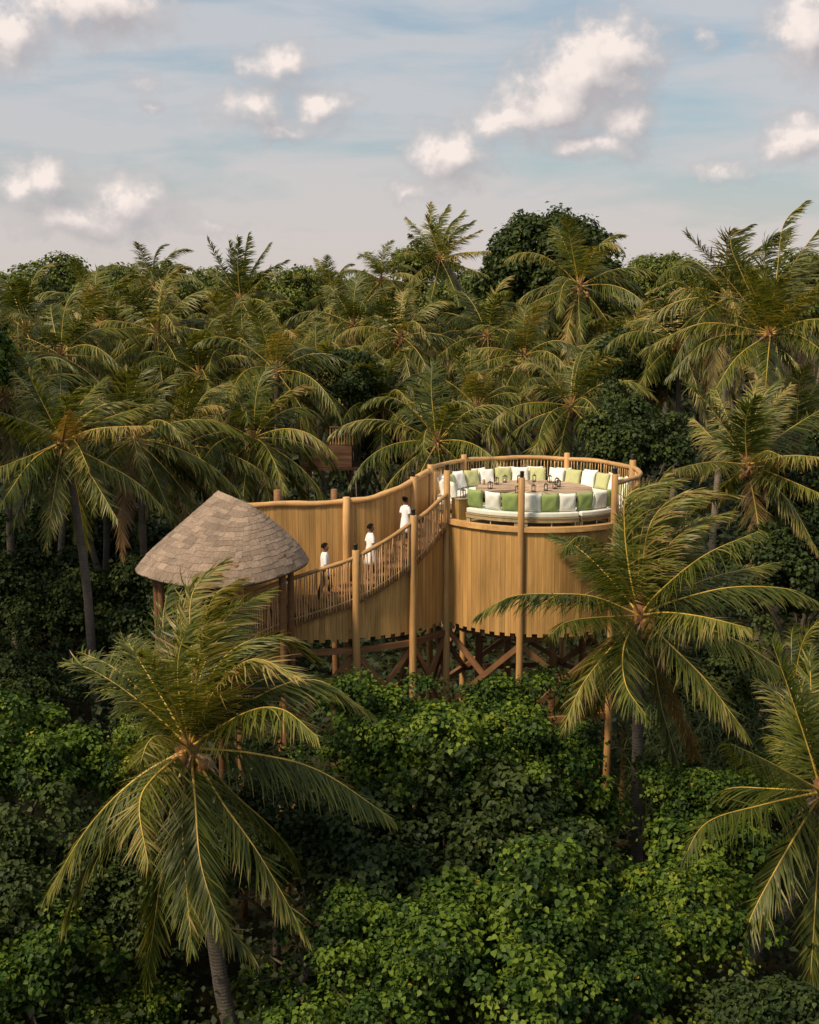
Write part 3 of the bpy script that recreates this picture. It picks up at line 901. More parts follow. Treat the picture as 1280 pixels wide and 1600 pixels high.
def lantern(loc_, label, s=1.0):
    o = tag(empty('lantern', loc_, random.uniform(0, 1.5)), label, 'lantern', 'small metal candle lanterns')
    o.scale = (s, s, s)
    b = MB(); b.box((0, 0, 0.0125), (0.105, 0.105, 0.025)); b.build('base', M['lantern_metal'], o)
    for sx in (-1, 1):
        for sy in (-1, 1):
            MB().box((sx * 0.044, sy * 0.044, 0.105), (0.013, 0.013, 0.16)).build('corner_bar', M['lantern_metal'], o)
    b = MB(); b.box((0, 0, 0.192), (0.11, 0.11, 0.014))
    b.add([(-.05, -.05, .199), (.05, -.05, .199), (.05, .05, .199), (-.05, .05, .199), (0, 0, .235)], [(0, 1, 4), (1, 2, 4), (2, 3, 4), (3, 0, 4)])
    b.build('lid', M['lantern_metal'], o)
    b = MB(); b.tube([(0.03 * math.cos(a), 0, 0.245 + 0.03 * math.sin(a)) for a in np.linspace(-0.8, 3.9, 10)], 0.004, 5); b.build('ring', M['lantern_metal'], o)
    b = MB(); b.lathe([(0.026, 0.025), (0.026, 0.10), (0.02, 0.105)], 10); b.build('candle', M['candle'], o, True)
    return o
def on_plane(px, py, z):
    d = pix_dir(px, py); t = (z - CAM[2]) / d[2]; return CAM + d * t
for li_, (px, py) in enumerate(((766, 764), (776, 757), (789, 754), (809, 771), (811, 754), (834, 769), (835, 753), (853, 767), (859, 754), (867, 764), (870, 758), (873, 761))):
    p = on_plane(px, py, TZ)
    lantern((p[0], p[1], TZ + 0.004), '%s small dark candle lantern from the left on the round table' % ORD[li_], 1.0)
lantern(cp(-147, 2.55, DECK + 0.61), 'small dark metal lantern on the cabinet at the bench end', 1.1)
p = on_plane(756, 757, TZ); b = MB(); b.lathe([(0.04, 0), (0.045, 0.02), (0.04, 0.14), (0.03, 0.15)], 12)
tag(b.build('candle_holder', M['log'], None, True, loc=(p[0], p[1], TZ + 0.004)), 'pale wooden candle holder at the left of the table', 'candle holder')

# ================================================================== PEOPLE
def skin_object(name, joints, edges, material, parent, root=0, sub=2):
    me = bpy.data.meshes.new(name)
    keys = list(joints); idx = {k: i for i, k in enumerate(keys)}
    me.from_pydata([joints[k][0] for k in keys], [(idx[a], idx[b_]) for a, b_ in edges], [])
    me.materials.append(material)
    o = link(name, me, parent)
    o.modifiers.new('skin', 'SKIN').use_smooth_shade = True
    for k in keys:
        r = joints[k][1]; r = (r, r) if not hasattr(r, '__len__') else r
        me.skin_vertices[0].data[idx[k]].radius = r
    me.skin_vertices[0].data[root].use_root = True
    s = o.modifiers.new('sub', 'SUBSURF'); s.levels = sub; s.render_levels = sub
    return o

def person(loc_, face, h, label, outfit, stride=0.16, bun=False, lift=0.17):
    """x forward; z up; height scaled from 1.70 m"""
    o = tag(empty('person', loc_, face), label, 'person', 'people climbing the stairs')
    k = h / 1.70; o.scale = (k, k, k)
    S = stride
    J = {'pelvis': ((0, 0, .94), (.105, .13)), 'waist': ((.0, 0, 1.06), (.085, .115)), 'chest': ((.0, 0, 1.26), (.105, .14)), 'neckb': ((-.005, 0, 1.42), (.06, .075)), 'neck': ((.015, 0, 1.48), .052),
         'jaw': ((.035, 0, 1.535), (.072, .066)), 'head': ((.02, 0, 1.60), (.092, .074)), 'crown': ((.01, 0, 1.66), (.062, .055)), 'nose': ((.118, 0, 1.573), .011)}
    E = [('pelvis', 'waist'), ('waist', 'chest'), ('chest', 'neckb'), ('neckb', 'neck'), ('neck', 'jaw'), ('jaw', 'head'), ('head', 'crown'), ('jaw', 'nose')]
    for s, f in ((1, 1), (-1, -1)):
        n = 'L' if s > 0 else 'R'
        up = lift if f > 0 else 0.0
        fx = S * f
        kz = 0.50 + up * 0.6
        J.update({n + 'hip': ((fx * .15, s * .09, .88), .088), n + 'knee': ((fx * 0.9 + 0.05, s * .09, kz), .056), n + 'calf': ((fx * 0.95 - .0, s * .09, kz - .17), .054), n + 'ankle': ((fx - .04, s * .09, .09 + up), .037), n + 'toe': ((fx + .13, s * .10, .035 + up), (.038, .028))})
        E.extend([('pelvis', n + 'hip'), (n + 'hip', n + 'knee'), (n + 'knee', n + 'calf'), (n + 'calf', n + 'ankle'), (n + 'ankle', n + 'toe')])
        ax = -0.10 * f
        J.update({n + 'sh': ((0, s * .155, 1.375), .052), n + 'el': ((ax * .4 - .03, s * .19, 1.11), .040), n + 'wr': ((ax + .10, s * .19, .90), .026), n + 'palm': ((ax + .125, s * .188, .845), (.034, .018))})
        E.extend([('chest', n + 'sh'), (n + 'sh', n + 'el'), (n + 'el', n + 'wr'), (n + 'wr', n + 'palm')])
    body = skin_object('body', J, E, M['skin'], o)
    # hands: four fingers and a thumb each
    for s, f in ((1, 1), (-1, -1)):
        ax = -0.10 * f; b = MB(); px_, py_, pz = ax + .125, s * .188, .835
        for q in range(4):
            x = px_ + (-.026 + .0175 * q); ln = (.052, .066, .070, .060)[q]
            b.tube([(x, py_, pz), (x + .008, py_ - s * .004, pz - ln * .5), (x + .012, py_ - s * .016, pz - ln)], [.009, .0085, .006], 6)
        b.tube([(px_ + .028, py_ - s * .004, pz + .03), (px_ + .05, py_ - s * .012, pz + .0), (px_ + .055, py_ - s * .016, pz - .025)], [.010, .009, .007], 6)
        b.build('fingers', M['skin'], o, True)
    # ears and eyes
    for s in (1, -1):
        b = MB(); b.lathe([(.004, 0), (.020, .008), (.024, .022), (.016, .042), (.004, .048)], 8, (0, 0, 0)); e = b.build('ear', M['skin'], o, True, loc=(.005, s * .079, 1.575)); e.scale = (.8, .35, 1)
        b = MB(); b.lathe([(.002, -.010), (.010, -.004), (.010, .004), (.002, .010)], 8); b.build('eye', M['hair'], o, True, loc=(.104, s * .031, 1.60))
    # hair cap
    b = MB(); vs = []; nn = 16; mm = 9
    for j in range(mm):
        th = (j / (mm - 1)) * 1.95
        for i in range(nn):
            a = 2 * math.pi * i / nn
            ff = 0.50 if math.cos(a) > 0.35 else (0.72 if math.cos(a) > -0.1 else 0.92)
            t = th * ff
            rr_ = 1.0 + 0.05 * math.sin(3 * a + j)
            vs.append((.012 + .112 * math.sin(t) * math.cos(a) * rr_ - (.012 if ff > .9 else 0), .092 * math.sin(t) * math.sin(a) * rr_, 1.605 + .122 * math.cos(t)))
    fs = [(j * nn + i, j * nn + (i + 1) % nn, (j + 1) * nn + (i + 1) % nn, (j + 1) * nn + i) for j in range(mm - 1) for i in range(nn)]
    b.add(vs, fs)
    if bun: b.lathe([(.01, -.06), (.05, -.045), (.066, 0), (.05, .045), (.01, .06)], 12, (-.09, 0, 1.70))
    b.build('hair', M['hair'], o, True)
    def loft(name, secs, material):
        b = MB(); n = 18; vs = []
        for (z, x, rx, ry) in secs:
            for i in range(n):
                a = 2 * math.pi * i / n; w_ = 1 + 0.035 * math.sin(5 * a + z * 9)
                vs.append((x + rx * math.cos(a) * w_, ry * math.sin(a) * w_, z))
        m_ = len(secs); b.add(vs, [(j * n + i, j * n + (i + 1) % n, (j + 1) * n + (i + 1) % n, (j + 1) * n + i) for j in range(m_ - 1) for i in range(n)])
        ob = b.build(name, material, o, True); so = ob.modifiers.new('cloth', 'SOLIDIFY'); so.thickness = 0.006
        return ob
    if outfit == 'shirt':
        loft('shirt', [(.76, 0, .150, .178), (.86, 0, .146, .172), (1.0, 0, .128, .158), (1.15, 0, .122, .158), (1.28, 0, .130, .178), (1.38, -.004, .108, .168), (1.425, -.006, .085, .112), (1.46, 0, .068, .072)], M['shirt'])
    else:
        loft('dress', [(.50, 0, .215, .235), (.62, 0, .195, .215), (.80, 0, .165, .190), (.95, 0, .145, .172), (1.08, 0, .120, .150), (1.25, 0, .128, .172), (1.37, -.004, .104, .160), (1.42, -.006, .08, .105), (1.45, 0, .066, .072)], M['shirt'])
    for s, f in ((1, 1), (-1, -1)):
        n = 'L' if s > 0 else 'R'; e0, e1 = Vector(J[n + 'sh'][0]), Vector(J[n + 'el'][0])
        ex = 0.95 if outfit == 'shirt' else 0.8
        b = MB(); b.tube([e0 + Vector((0, -s * .035, .012)), e0 + (e1 - e0) * .25 + Vector((0, s * .004, 0)), e0 + (e1 - e0) * ex], [.058, .062, .056], 10, caps=False); b.build('sleeve', M['shirt'], o, True)
    if outfit == 'shirt':
        TJ = {q: (J[q][0], (J[q][1] if not hasattr(J[q][1], '__len__') else J[q][1])) for q in ('pelvis', 'Lhip', 'Lknee', 'Lcalf', 'Lankle', 'Rhip', 'Rknee', 'Rcalf', 'Rankle')}
        TJ = {q: (v[0], (tuple(x + .018 for x in v[1]) if hasattr(v[1], '__len__') else v[1] + .018)) for q, v in TJ.items()}
        TE = [e for e in E if e[0] in TJ and e[1] in TJ]
        skin_object('trousers', TJ, TE, M['trousers'], o)
    return o

def on_stairs(px, frac):
    """place on the stairs (fraction across from the near rail) that shows at photo column px"""
    best = None
    for s in np.linspace(0.3, 3.9, 721):
        p = nc(s) * (1 - frac) + fc(s) * frac
        e = abs(640 + p[0] / p[1] * F - px)
        if best is None or e < best[0]: best = (e, s, p)
    _, s, p = best
    q = nc(s + .05) * (1 - frac) + fc(s + .05) * frac
    k = math.floor(s * nst / 4); z = nc(4 * (k + 1) / nst)[2] - 0.02
    return (p[0], p[1], z), math.atan2(q[1] - p[1], q[0] - p[0])
l_, a_ = on_stairs(505, 0.42); person(l_, a_, 1.60, 'lowest person on the stairs, white short-sleeved shirt and dark trousers', 'shirt')
l_, a_ = on_stairs(578, 0.45); person(l_, a_, 1.55, 'middle person on the stairs, loose white knee-length dress, short dark hair', 'dress')
l_, a_ = on_stairs(634, 0.50); person(l_, a_, 1.36, 'highest person on the stairs, white dress and dark hair in a bun', 'dress', bun=True)

# ================================================================== PALMS
GRAV = np.array([0, 0, -1.0])
WIND = nrm(np.array([1.0, 0.35, 0.0]))

def frond_mesh(P, n_pairs=60, ll=0.85, width=0.05, gk=0.5, wk=0.0, dry=0.0, seed=0, roll=0.0, r0=0.04, tatter=0.0):
    """P: midrib points (k,3). one continuous leaf: midrib tube + two ranks of drooping leaflets"""
    rg = np.random.default_rng(seed)
    C = catmull(P, 25)
    d = np.concatenate([[0], np.cumsum(np.linalg.norm(np.diff(C, axis=0), axis=1))]); d /= d[-1]
    L = np.linalg.norm(np.diff(C, axis=0), axis=1).sum()
    tt = np.linspace(0.13, 0.995, n_pairs)
    tt = np.concatenate([tt, tt + 0.4 / n_pairs]); tt = np.clip(tt + rg.normal(0, 0.15 / n_pairs, len(tt)), 0.1, 1.0)
    side = np.concatenate([np.ones(n_pairs), -np.ones(n_pairs)])
    if tatter > 0:
        keep = rg.random(len(tt)) > tatter * (0.3 + 0.7 * (np.sin(tt * 23 + seed) > 0.3)); tt, side = tt[keep], side[keep]
    base = np.stack([np.interp(tt, d, C[:, j]) for j in range(3)], 1)
    Tg = nrm(np.gradient(C, axis=0)); T = nrm(np.stack([np.interp(tt, d, Tg[:, j]) for j in range(3)], 1))
    ch = C[-1] - C[0]; h = np.array([ch[0], ch[1], 0]); h = h / max(np.linalg.norm(h), 1e-6) if np.linalg.norm(h) > 0.25 * np.linalg.norm(ch) else nrm(np.array([math.cos(seed), math.sin(seed), 0]))
    S0 = np.array([-h[1], h[0], 0.0])
    S = nrm(S0 - T * (T @ S0)[:, None]); U = np.cross(T, S) * 1.0
    flip = np.sign(np.where(np.abs(U[:, 2]) < 0.02, 1, U[:, 2]))
    U = np.cross(T, S); U = np.where((U[:, 2:3] < -0.3), U, U)
    ro = roll * (0.3 + tt); S, U = S * np.cos(ro)[:, None] + U * np.sin(ro)[:, None], U * np.cos(ro)[:, None] - S * np.sin(ro)[:, None]
    ang = np.radians(np.interp(tt, [0.1, 0.4, 0.8, 1.0], [66, 54, 40, 16]) + rg.normal(0, 8, len(tt)) + 9 * np.sin(tt * rg.uniform(30, 55) + seed))
    vee = 0.12 + rg.normal(0, 0.14, len(tt))
    D = nrm(S * (side * np.sin(ang))[:, None] + T * np.cos(ang)[:, None] + U * vee[:, None])
    prof = np.interp(tt, [0.1, 0.22, 0.45, 0.75, 1.0], [0.55, 0.92, 1.0, 0.72, 0.34]) * ll * rg.uniform(0.70, 1.10, len(tt))
    nseg = 4
    D = nrm(D + GRAV * (gk * rg.uniform(.45, 1.0, len(tt)))[:, None] + WIND * (wk * .55))
    pts = [base]; dirs = [D]; p = base; cur = D
    lg = gk * (rg.uniform(0.35, 1.5, len(tt)) * (1 + 0.35 * np.sin(tt * rg.uniform(15, 40) + seed)))[:, None]
    for k in range(nseg):
        p = p + cur * (prof / nseg)[:, None]
        pts.append(p)
        cur = nrm(cur + GRAV * lg * (0.14 + 0.12 * k) + WIND * (wk * (0.12 + 0.12 * k)) + rg.normal(0, 0.06, cur.shape))
        dirs.append(cur)
    wprof = [0.6, 1.0, 0.85, 0.5, 0.04]
    V = []
    for k in range(nseg + 1):
        Wd = T - dirs[k] * np.sum(T * dirs[k], 1, keepdims=True); Wd = nrm(Wd)
        V.append(pts[k] - Wd * (width / 2 * wprof[k])); V.append(pts[k] + Wd * (width / 2 * wprof[k]))
    n = len(tt); V = np.stack(V, 1).reshape(-1, 3)
    o = np.arange(n)[:, None] * (2 * (nseg + 1))
    quads = np.concatenate([np.concatenate([o + 2 * k, o + 2 * k + 1, o + 2 * k + 3, o + 2 * k + 2], 1) for k in range(nseg)], 0)
    tv = np.clip(0.34 + rg.normal(0, 0.15, n) + 0.10 * tt + dry, 0, 1)
    tipb = np.array([-0.04, -0.04, 0, 0, 0.0, 0.0, 0.07, 0.07, 0.30, 0.30])
    tint = np.clip(tv[:, None] + tipb[None, :], 0, 1).ravel()
    # midrib
    ns = 5; nr = len(C); rad = np.interp(d, [0, 0.06, 0.3, 1], [r0 * 1.7, r0, r0 * 0.62, r0 * 0.10])
    Sg = nrm(S0 - Tg * (Tg @ S0)[:, None]); Ug = np.cross(Tg, Sg)
    aa = np.arange(ns) * 2 * np.pi / ns
    RV = (C[:, None, :] + rad[:, None, None] * (np.cos(aa)[None, :, None] * Sg[:, None, :] + np.sin(aa)[None, :, None] * Ug[:, None, :])).reshape(-1, 3)
    b0 = len(V); i_, k_ = np.meshgrid(np.arange(nr - 1), np.arange(ns), indexing='ij')
    rq = np.stack([b0 + i_ * ns + k_, b0 + i_ * ns + (k_ + 1) % ns, b0 + (i_ + 1) * ns + (k_ + 1) % ns, b0 + (i_ + 1) * ns + k_], -1).reshape(-1, 4)
    Q = np.concatenate([quads, rq]); mi = np.concatenate([np.zeros(len(quads)), np.ones(len(rq))])
    return np_mesh('frond', np.concatenate([V, RV]), Q, np.full(len(Q), 4), [M['frond'], M['rachis'] if dry < 0.4 else M['fibre']], np.concatenate([tint, np.full(len(RV), 0.5)]), mi)

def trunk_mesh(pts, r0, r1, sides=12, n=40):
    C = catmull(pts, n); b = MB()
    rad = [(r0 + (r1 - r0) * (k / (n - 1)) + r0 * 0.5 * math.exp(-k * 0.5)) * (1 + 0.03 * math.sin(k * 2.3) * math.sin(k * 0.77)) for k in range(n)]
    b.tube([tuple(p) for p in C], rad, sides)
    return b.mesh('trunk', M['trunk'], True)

def nut_mesh():
    b = MB(); b.lathe([(.01, -.13), (.06, -.11), (.092, -.04), (.095, .02), (.07, .09), (.02, .125)], 9); return b.mesh('coconut', M['coconut'], True)
NUT = nut_mesh()
def crown_bits(o, nuts, seed, scale=1.0, spathes=3, c=(0, 0, 0)):
    rr = random.Random(seed); c = Vector(c)
    b = MB(); b.lathe([(.10, -.55), (.17, -.30), (.21, -.05), (.17, .22), (.09, .5), (.03, .75)], 12); b.build('crown_fibre', M['fibre'], o, True, loc=c, scale=(scale,) * 3)
    for k in range(nuts):
        a = rr.choice((rr.uniform(-2.9, -2.2), rr.uniform(-1.2, -0.5), rr.uniform(-1.9, -1.4))) if rr.random() < .85 else rr.uniform(0, 6.3)
        r_ = rr.uniform(.20, .42) * scale
        link('coconut', NUT, o, c + Vector((r_ * math.cos(a), r_ * math.sin(a), rr.uniform(-.50, -.02) * scale)), (rr.uniform(-.7, .7), rr.uniform(-.7, .7), 0), (scale * rr.uniform(.75, 1.05),) * 3)
    for k in range(spathes):
        a = rr.uniform(-3.3, 0.1); n = 8; vs = []
        L_ = rr.uniform(.55, .9) * scale; dz = rr.uniform(-.7, .3)
        for i in range(n + 1):
            t = i / n; w_ = .085 * math.sin(math.pi * min(t + .08, 1)) * scale
            x, z = (.12 + L_ * t) * 1.0, -.1 + dz * L_ * t * t
            vs += [(x, -w_, z + w_ * .5), (x, 0, z - w_ * .3), (x, w_, z + w_ * .5)]
        fs = [(3 * i + j, 3 * i + 3 + j, 3 * i + 4 + j, 3 * i + 1 + j) for i in range(n) for j in (0, 1)]
        b = MB(); b.add(vs, fs); s_ = b.build('spathe', M['spathe'], o, True, loc=c, rot=(0, 0, a)); s_.modifiers.new('thick', 'SOLIDIFY').thickness = 0.012

def hero_palm(label, crown, Y, trunk_px, fronds, r=(0.19, 0.13), ll=1.1, n_pairs=115, width=0.04, nuts=0, extra=10, L=4.2, seed=0, group=None, fr=0.036):
    """fronds: list of (pixel polyline from crown to tip, towards camera +1 / away -1, wind, dry); pixel points are turned into real 3D points about the crown"""
    cw = at(crown[0], crown[1], Y); base = np.array([cw[0], cw[1], 0.0])
    rr = random.Random(seed)
    tp = [at(px, py, Yt) for px, py, Yt in trunk_px] + [cw - np.array([0, 0, 0.05])]
    tp[0][2] = -0.3
    base = np.array([tp[0][0], tp[0][1], 0.0])
    o = tag(empty('coconut_palm', base), label, 'palm tree', group)
    link('trunk', trunk_mesh([p - base for p in tp], r[0], r[1]), o)
    crown_bits(o, nuts, seed, 1.0, 4 if nuts else 2, cw - base)
    pm_ = pxm(Y)
    for i, (poly, sgn, wk, dry) in enumerate(fronds):
        poly = [crown] + list(poly)
        q = np.array(poly, float); seg = np.linalg.norm(np.diff(q, axis=0), axis=1) / pm_; cum = np.concatenate([[0], np.cumsum(seg)])
        l2 = cum[-1]; Lt = L * rr.uniform(0.94, 1.06)
        dep = math.sqrt(max(0.0, Lt ** 2 - l2 ** 2)) if l2 < Lt else 0.3
        dep = min(dep, Lt * 0.82)
        f = cum / cum[-1]; f = f ** 0.85
        pts = []
        for (px, py), t in zip(poly, f):
            yy = cw[1] - sgn * dep * t
            pts.append(at(px, py, yy))
        pts = np.array(pts)
        # keep the foot of the leaf on the crown
        gk = 0.72 if wk < 0.25 else 0.34
        me = frond_mesh(pts - base, n_pairs, ll * min(1.0, 0.75 + 0.25 * l2 / Lt), width, gk, wk, dry + .05, seed * 100 + i, rr.uniform(-.25, .25), fr, rr.choice((.04, .10, .18)))
        link('frond', me, o)
    # younger and hidden leaves fill the crown
    for k in range(extra):
        a = 2.4 * k + seed; el = R(rr.uniform(40, 82)); Lk = L * rr.uniform(0.55, 0.85)
        d = np.array([math.cos(a) * math.cos(el), math.sin(a) * math.cos(el) * 0.9 + 0.25, math.sin(el)])
        me = frond_mesh(arc_frond(cw - base, d, Lk, rr.uniform(.5, .9), 0.5), n_pairs - 14, ll * 0.85, width, 0.3, 0.5, rr.uniform(-.1, .1), seed * 100 + 60 + k, 0, fr * 0.9)
        link('frond', me, o)
    return o

def arc_frond(p, d, L, droop, wind, n=9):
    p = np.array(p, float); d = nrm(np.array(d, float)); pts = [p]
    for k in range(n):
        p = p + d * L / n; pts.append(p); t = (k + 1) / n
        d = nrm(d + GRAV * droop * (0.05 + 0.34 * t) + WIND * wind * 0.26 * t)
    return np.array(pts)

def generic_fronds(seed, n=22, L=4.2, n_pairs=46, width=0.062, wind=0.45, dry=0.0):
    """list of frond meshes about a crown at the origin"""
    rr = random.Random(seed); out = []
    for k in range(n):
        f = k / (n - 1)
        az_ = 2.39996 * k + rr.uniform(-.25, .25) + seed
        el = R(80 - 132 * f ** 0.78 + rr.uniform(-9, 9))
        Lk = L * (0.80 + 0.34 * min(1, f * 2.2)) * rr.uniform(.9, 1.07)
        d = np.array([math.cos(az_) * math.cos(el), math.sin(az_) * math.cos(el), math.sin(el)])
        w = wind * (1 - 0.6 * f)
        dr = dry + rr.uniform(-.14, .12) + (0.20 if rr.random() < .16 else 0) + (0.42 if f > 0.93 else 0)
        P = arc_frond(np.array([0.08 * math.cos(az_), 0.08 * math.sin(az_), 0.25 * (1 - f)]), d, Lk, rr.uniform(.62, .98) * (1.15 - .45 * f), w)
        out.append(frond_mesh(P, n_pairs, L * 0.255, width, 0.95 - 0.6 * (1 - min(1, f * 2.2)), w * 0.9, dr, seed * 50 + k, rr.uniform(-.4, .4), 0.028, 0.05))
    return out

DES_MID = [generic_fronds(s, 23, 4.2, 76, 0.052, 0.30 + 0.08 * (s % 3), 0.03 * (s % 3)) for s in range(1, 7)]
DES_FAR = [generic_fronds(s, 20, 4.2, 40, 0.095, 0.32, 0.05 * (s % 2)) for s in range(11, 15)]
SPEAR = [trunk_mesh([(0, 0, -0.3), (b_ * .4, a_ * .3, 4), (b_, a_, 9), (b_ * .8, a_ * 1.1, 14)], 0.19, 0.12) for a_, b_ in ((.5, .6), (-.5, .9), (.3, -.8), (.7, .2))]
def palm(px, py, Y, label, des=0, s=1.0, nuts=0, group='coconut palms of the forest', far=False, rz=None, lean=None):
    c = at(px, py, Y); z = c[2]
    tm = SPEAR[des % 4]; k = z / 14.0
    tipx, tipy = [(.6, .5), (.9, -.5), (-.8, .3), (.2, .7)][des % 4]; tipx *= .8; tipy *= 1.1
    rt = random.uniform(0, 6.28); tipx, tipy = tipx * math.cos(rt) - tipy * math.sin(rt), tipx * math.sin(rt) + tipy * math.cos(rt)
    o = tag(empty('coconut_palm', (c[0] - tipx, c[1] - tipy, 0)), label, 'palm tree', group)
    link('trunk', tm, o, (0, 0, 0), (0, 0, rt), (1, 1, k))
    D = (DES_FAR if far else DES_MID)[des % (4 if far else 6)]
    rz_ = rz if rz is not None else random.uniform(-.6, .6)
    ca, sa = math.cos(rz_), math.sin(rz_)
    for me in D:
        link('frond', me, o, (tipx, tipy, z), (0, 0, rz_), (s, s, s))
    if nuts or not far: crown_bits(o, nuts, int(px + py), s, 1 if not far else 0, (tipx, tipy, z))
    return o

# the palm in front, lower left
hero_palm('large wind-blown palm in front of the hut, lower left foreground', (297, 1168), 24.0,
    [(376, 1720, 24.9), (352, 1570, 24.8), (333, 1450, 24.7), (312, 1290, 24.4)],
    [([(400, 1178), (500, 1205), (614, 1280)], 1, 0, -.02), ([(380, 1115), (440, 1108), (495, 1150)], 1, 0.1, .10), ([(390, 1095), (490, 1062), (580, 1115)], -1, .2, .0),
     ([(345, 1050), (420, 995), (490, 1030)], -1, .45, .12), ([(300, 1040), (300, 930), (345, 880)], -1, .9, .16), ([(272, 1060), (255, 980), (262, 920)], -1, .8, .0),
     ([(255, 1090), (215, 1020), (195, 1000)], -1, .8, .20), ([(245, 1105), (180, 1045), (128, 1020)], -1, .55, .08), ([(255, 1150), (232, 1160), (219, 1195)], 1, 0, .0),
     ([(215, 1215), (140, 1290), (72, 1400)], 1, 0, -.02), ([(220, 1245), (140, 1345), (92, 1465)], 1, 0, .02), ([(240, 1215), (218, 1260), (232, 1350)], 1, 0, .08),
     ([(268, 1260), (250, 1380), (229, 1533)], 1, 0, -.02), ([(300, 1270), (325, 1400), (396, 1494)], 1, 0, .0), ([(345, 1250), (405, 1335), (476, 1458)], 1, 0, -.04),
     ([(365, 1240), (440, 1310), (506, 1410)], -1, 0, -.06), ([(320, 1060), (350, 970), (415, 925)], -1, .8, .05), ([(310, 1040), (330, 940), (372, 905)], 1, .9, .18),
     ([(285, 1050), (285, 960), (300, 905)], -1, .95, .05), ([(335, 1080), (395, 1030), (470, 1060)], 1, .4, .15), ([(262, 1080), (228, 1030), (205, 1025)], 1, .85, .2), ([(305, 1250), (314, 1350), (345, 1450)], 1, 0, .02), ([(285, 1270), (292, 1390), (300, 1480)], 1, 0, .0)],
    r=(0.20, 0.135), nuts=7, extra=9, seed=1, ll=1.12, n_pairs=125, width=0.038, L=4.25)
# the palm in front of the tower, right
hero_palm('tall palm with orange coconuts standing in front of the round tower', (1000, 962), 30.6,
    [(996, 1700, 30.4), (996, 1400, 30.4), (996, 1180, 30.5)],
    [([(930, 933), (865, 928), (800, 932), (748, 960)], 1, 0, .05), ([(930, 965), (885, 972), (860, 992)], 1, 0, .05), ([(975, 905), (935, 850), (905, 838), (882, 858)], 1, .1, .02),
     ([(985, 900), (976, 820), (985, 770), (1060, 750)], -1, .5, .12), ([(1003, 900), (1018, 815), (1070, 770), (1150, 775)], -1, .6, .15), ([(1030, 925), (1100, 868), (1190, 828)], 1, .2, .0),
     ([(1050, 940), (1140, 918), (1230, 920), (1278, 940)], -1, .1, .02), ([(1040, 957), (1100, 964), (1173, 982)], 1, 0, .06), ([(1060, 970), (1150, 1000), (1262, 1072)], 1, 0, .0),
     ([(1050, 1010), (1105, 1065), (1165, 1145)], 1, 0, -.04), ([(1020, 1030), (1035, 1110), (1070, 1225)], 1, 0, -.06), ([(975, 1010), (978, 1070), (1010, 1118)], 1, 0, .06),
     ([(965, 1000), (910, 1070), (880, 1140)], 1, 0, .06), ([(955, 1000), (905, 1050), (866, 1105)], -1, 0, -.02), ([(950, 1050), (915, 1120), (905, 1200)], -1, 0, -.05), ([(1030, 1050), (1070, 1130), (1098, 1215)], -1, 0, .55),
     ([(1010, 890), (1040, 800), (1110, 770)], -1, .7, .1), ([(1020, 900), (1060, 830), (1140, 800)], -1, .6, .2), ([(995, 890), (1000, 800), (1040, 740)], -1, .7, .0), ([(1045, 930), (1120, 900), (1210, 880)], -1, .4, -.05)],
    r=(0.17, 0.13), nuts=22, extra=9, seed=2, ll=1.12, n_pairs=125, width=0.038, L=4.3)
# lower right
hero_palm('leaning palm at the lower right edge with long arching fronds', (1284, 1237), 25.5,
    [(1120, 1640, 25.0), (1165, 1500, 25.1), (1243, 1400, 25.3), (1278, 1310, 25.5)],
    [([(1190, 1258), (1105, 1285), (1066, 1345)], 1, 0, -.05), ([(1200, 1232), (1140, 1232), (1098, 1255)], -1, 0, -.1), ([(1210, 1195), (1143, 1162)], 1, .1, .0), ([(1230, 1165), (1201, 1150)], -1, .2, .1),
     ([(1240, 1120), (1210, 1080), (1186, 1065)], -1, .3, .05), ([(1220, 1345), (1175, 1430), (1159, 1490)], 1, 0, -.02), ([(1275, 1400), (1265, 1550)], 1, 0, -.08), ([(1360, 1230), (1450, 1260)], 1, 0, 0),
     ([(1340, 1180), (1430, 1150)], -1, .2, 0), ([(1310, 1120), (1370, 1040)], -1, .5, 0), ([(1340, 1330), (1400, 1430)], 1, 0, 0), ([(1270, 1120), (1265, 1020)], -1, .4, .1), ([(1300, 1350), (1330, 1500)], -1, 0, 0)],
    r=(0.19, 0.14), nuts=0, extra=5, seed=3, L=4.2)
# left of the hut
hero_palm('big palm at the far left with its slender trunk rising left of the hut', (98, 690), 45.0,
    [(163, 1320, 45.2), (148, 1080, 45.2), (136, 920, 45.1), (116, 780, 45.0)],
    [([(40, 715), (-40, 745)], 1, 0, 0), ([(50, 720), (0, 790)], 1, 0, -.05), ([(55, 740), (15, 832)], 1, 0, -.02), ([(85, 770), (72, 853)], 1, 0, -.02), ([(140, 740), (183, 811)], 1, 0, .0), ([(165, 725), (215, 755), (262, 800)], 1, 0, -.04),
     ([(95, 640), (95, 592)], -1, .2, -.1), ([(60, 630), (22, 580)], -1, .2, .18), ([(55, 665), (5, 645)], 1, .1, .05), ([(150, 660), (232, 632)], -1, .2, .2), ([(150, 670), (235, 665)], 1, .1, .2), ([(120, 640), (162, 590)], -1, .4, .08),
     ([(118, 690), (140, 735)], 1, 0, .08), ([(103, 660), (108, 640)], 1, .2, .45), ([(120, 760), (135, 860)], -1, 0, -.1)],
    r=(0.20, 0.13), nuts=3, extra=8, seed=4, ll=1.12, n_pairs=92, width=0.046, L=4.4)
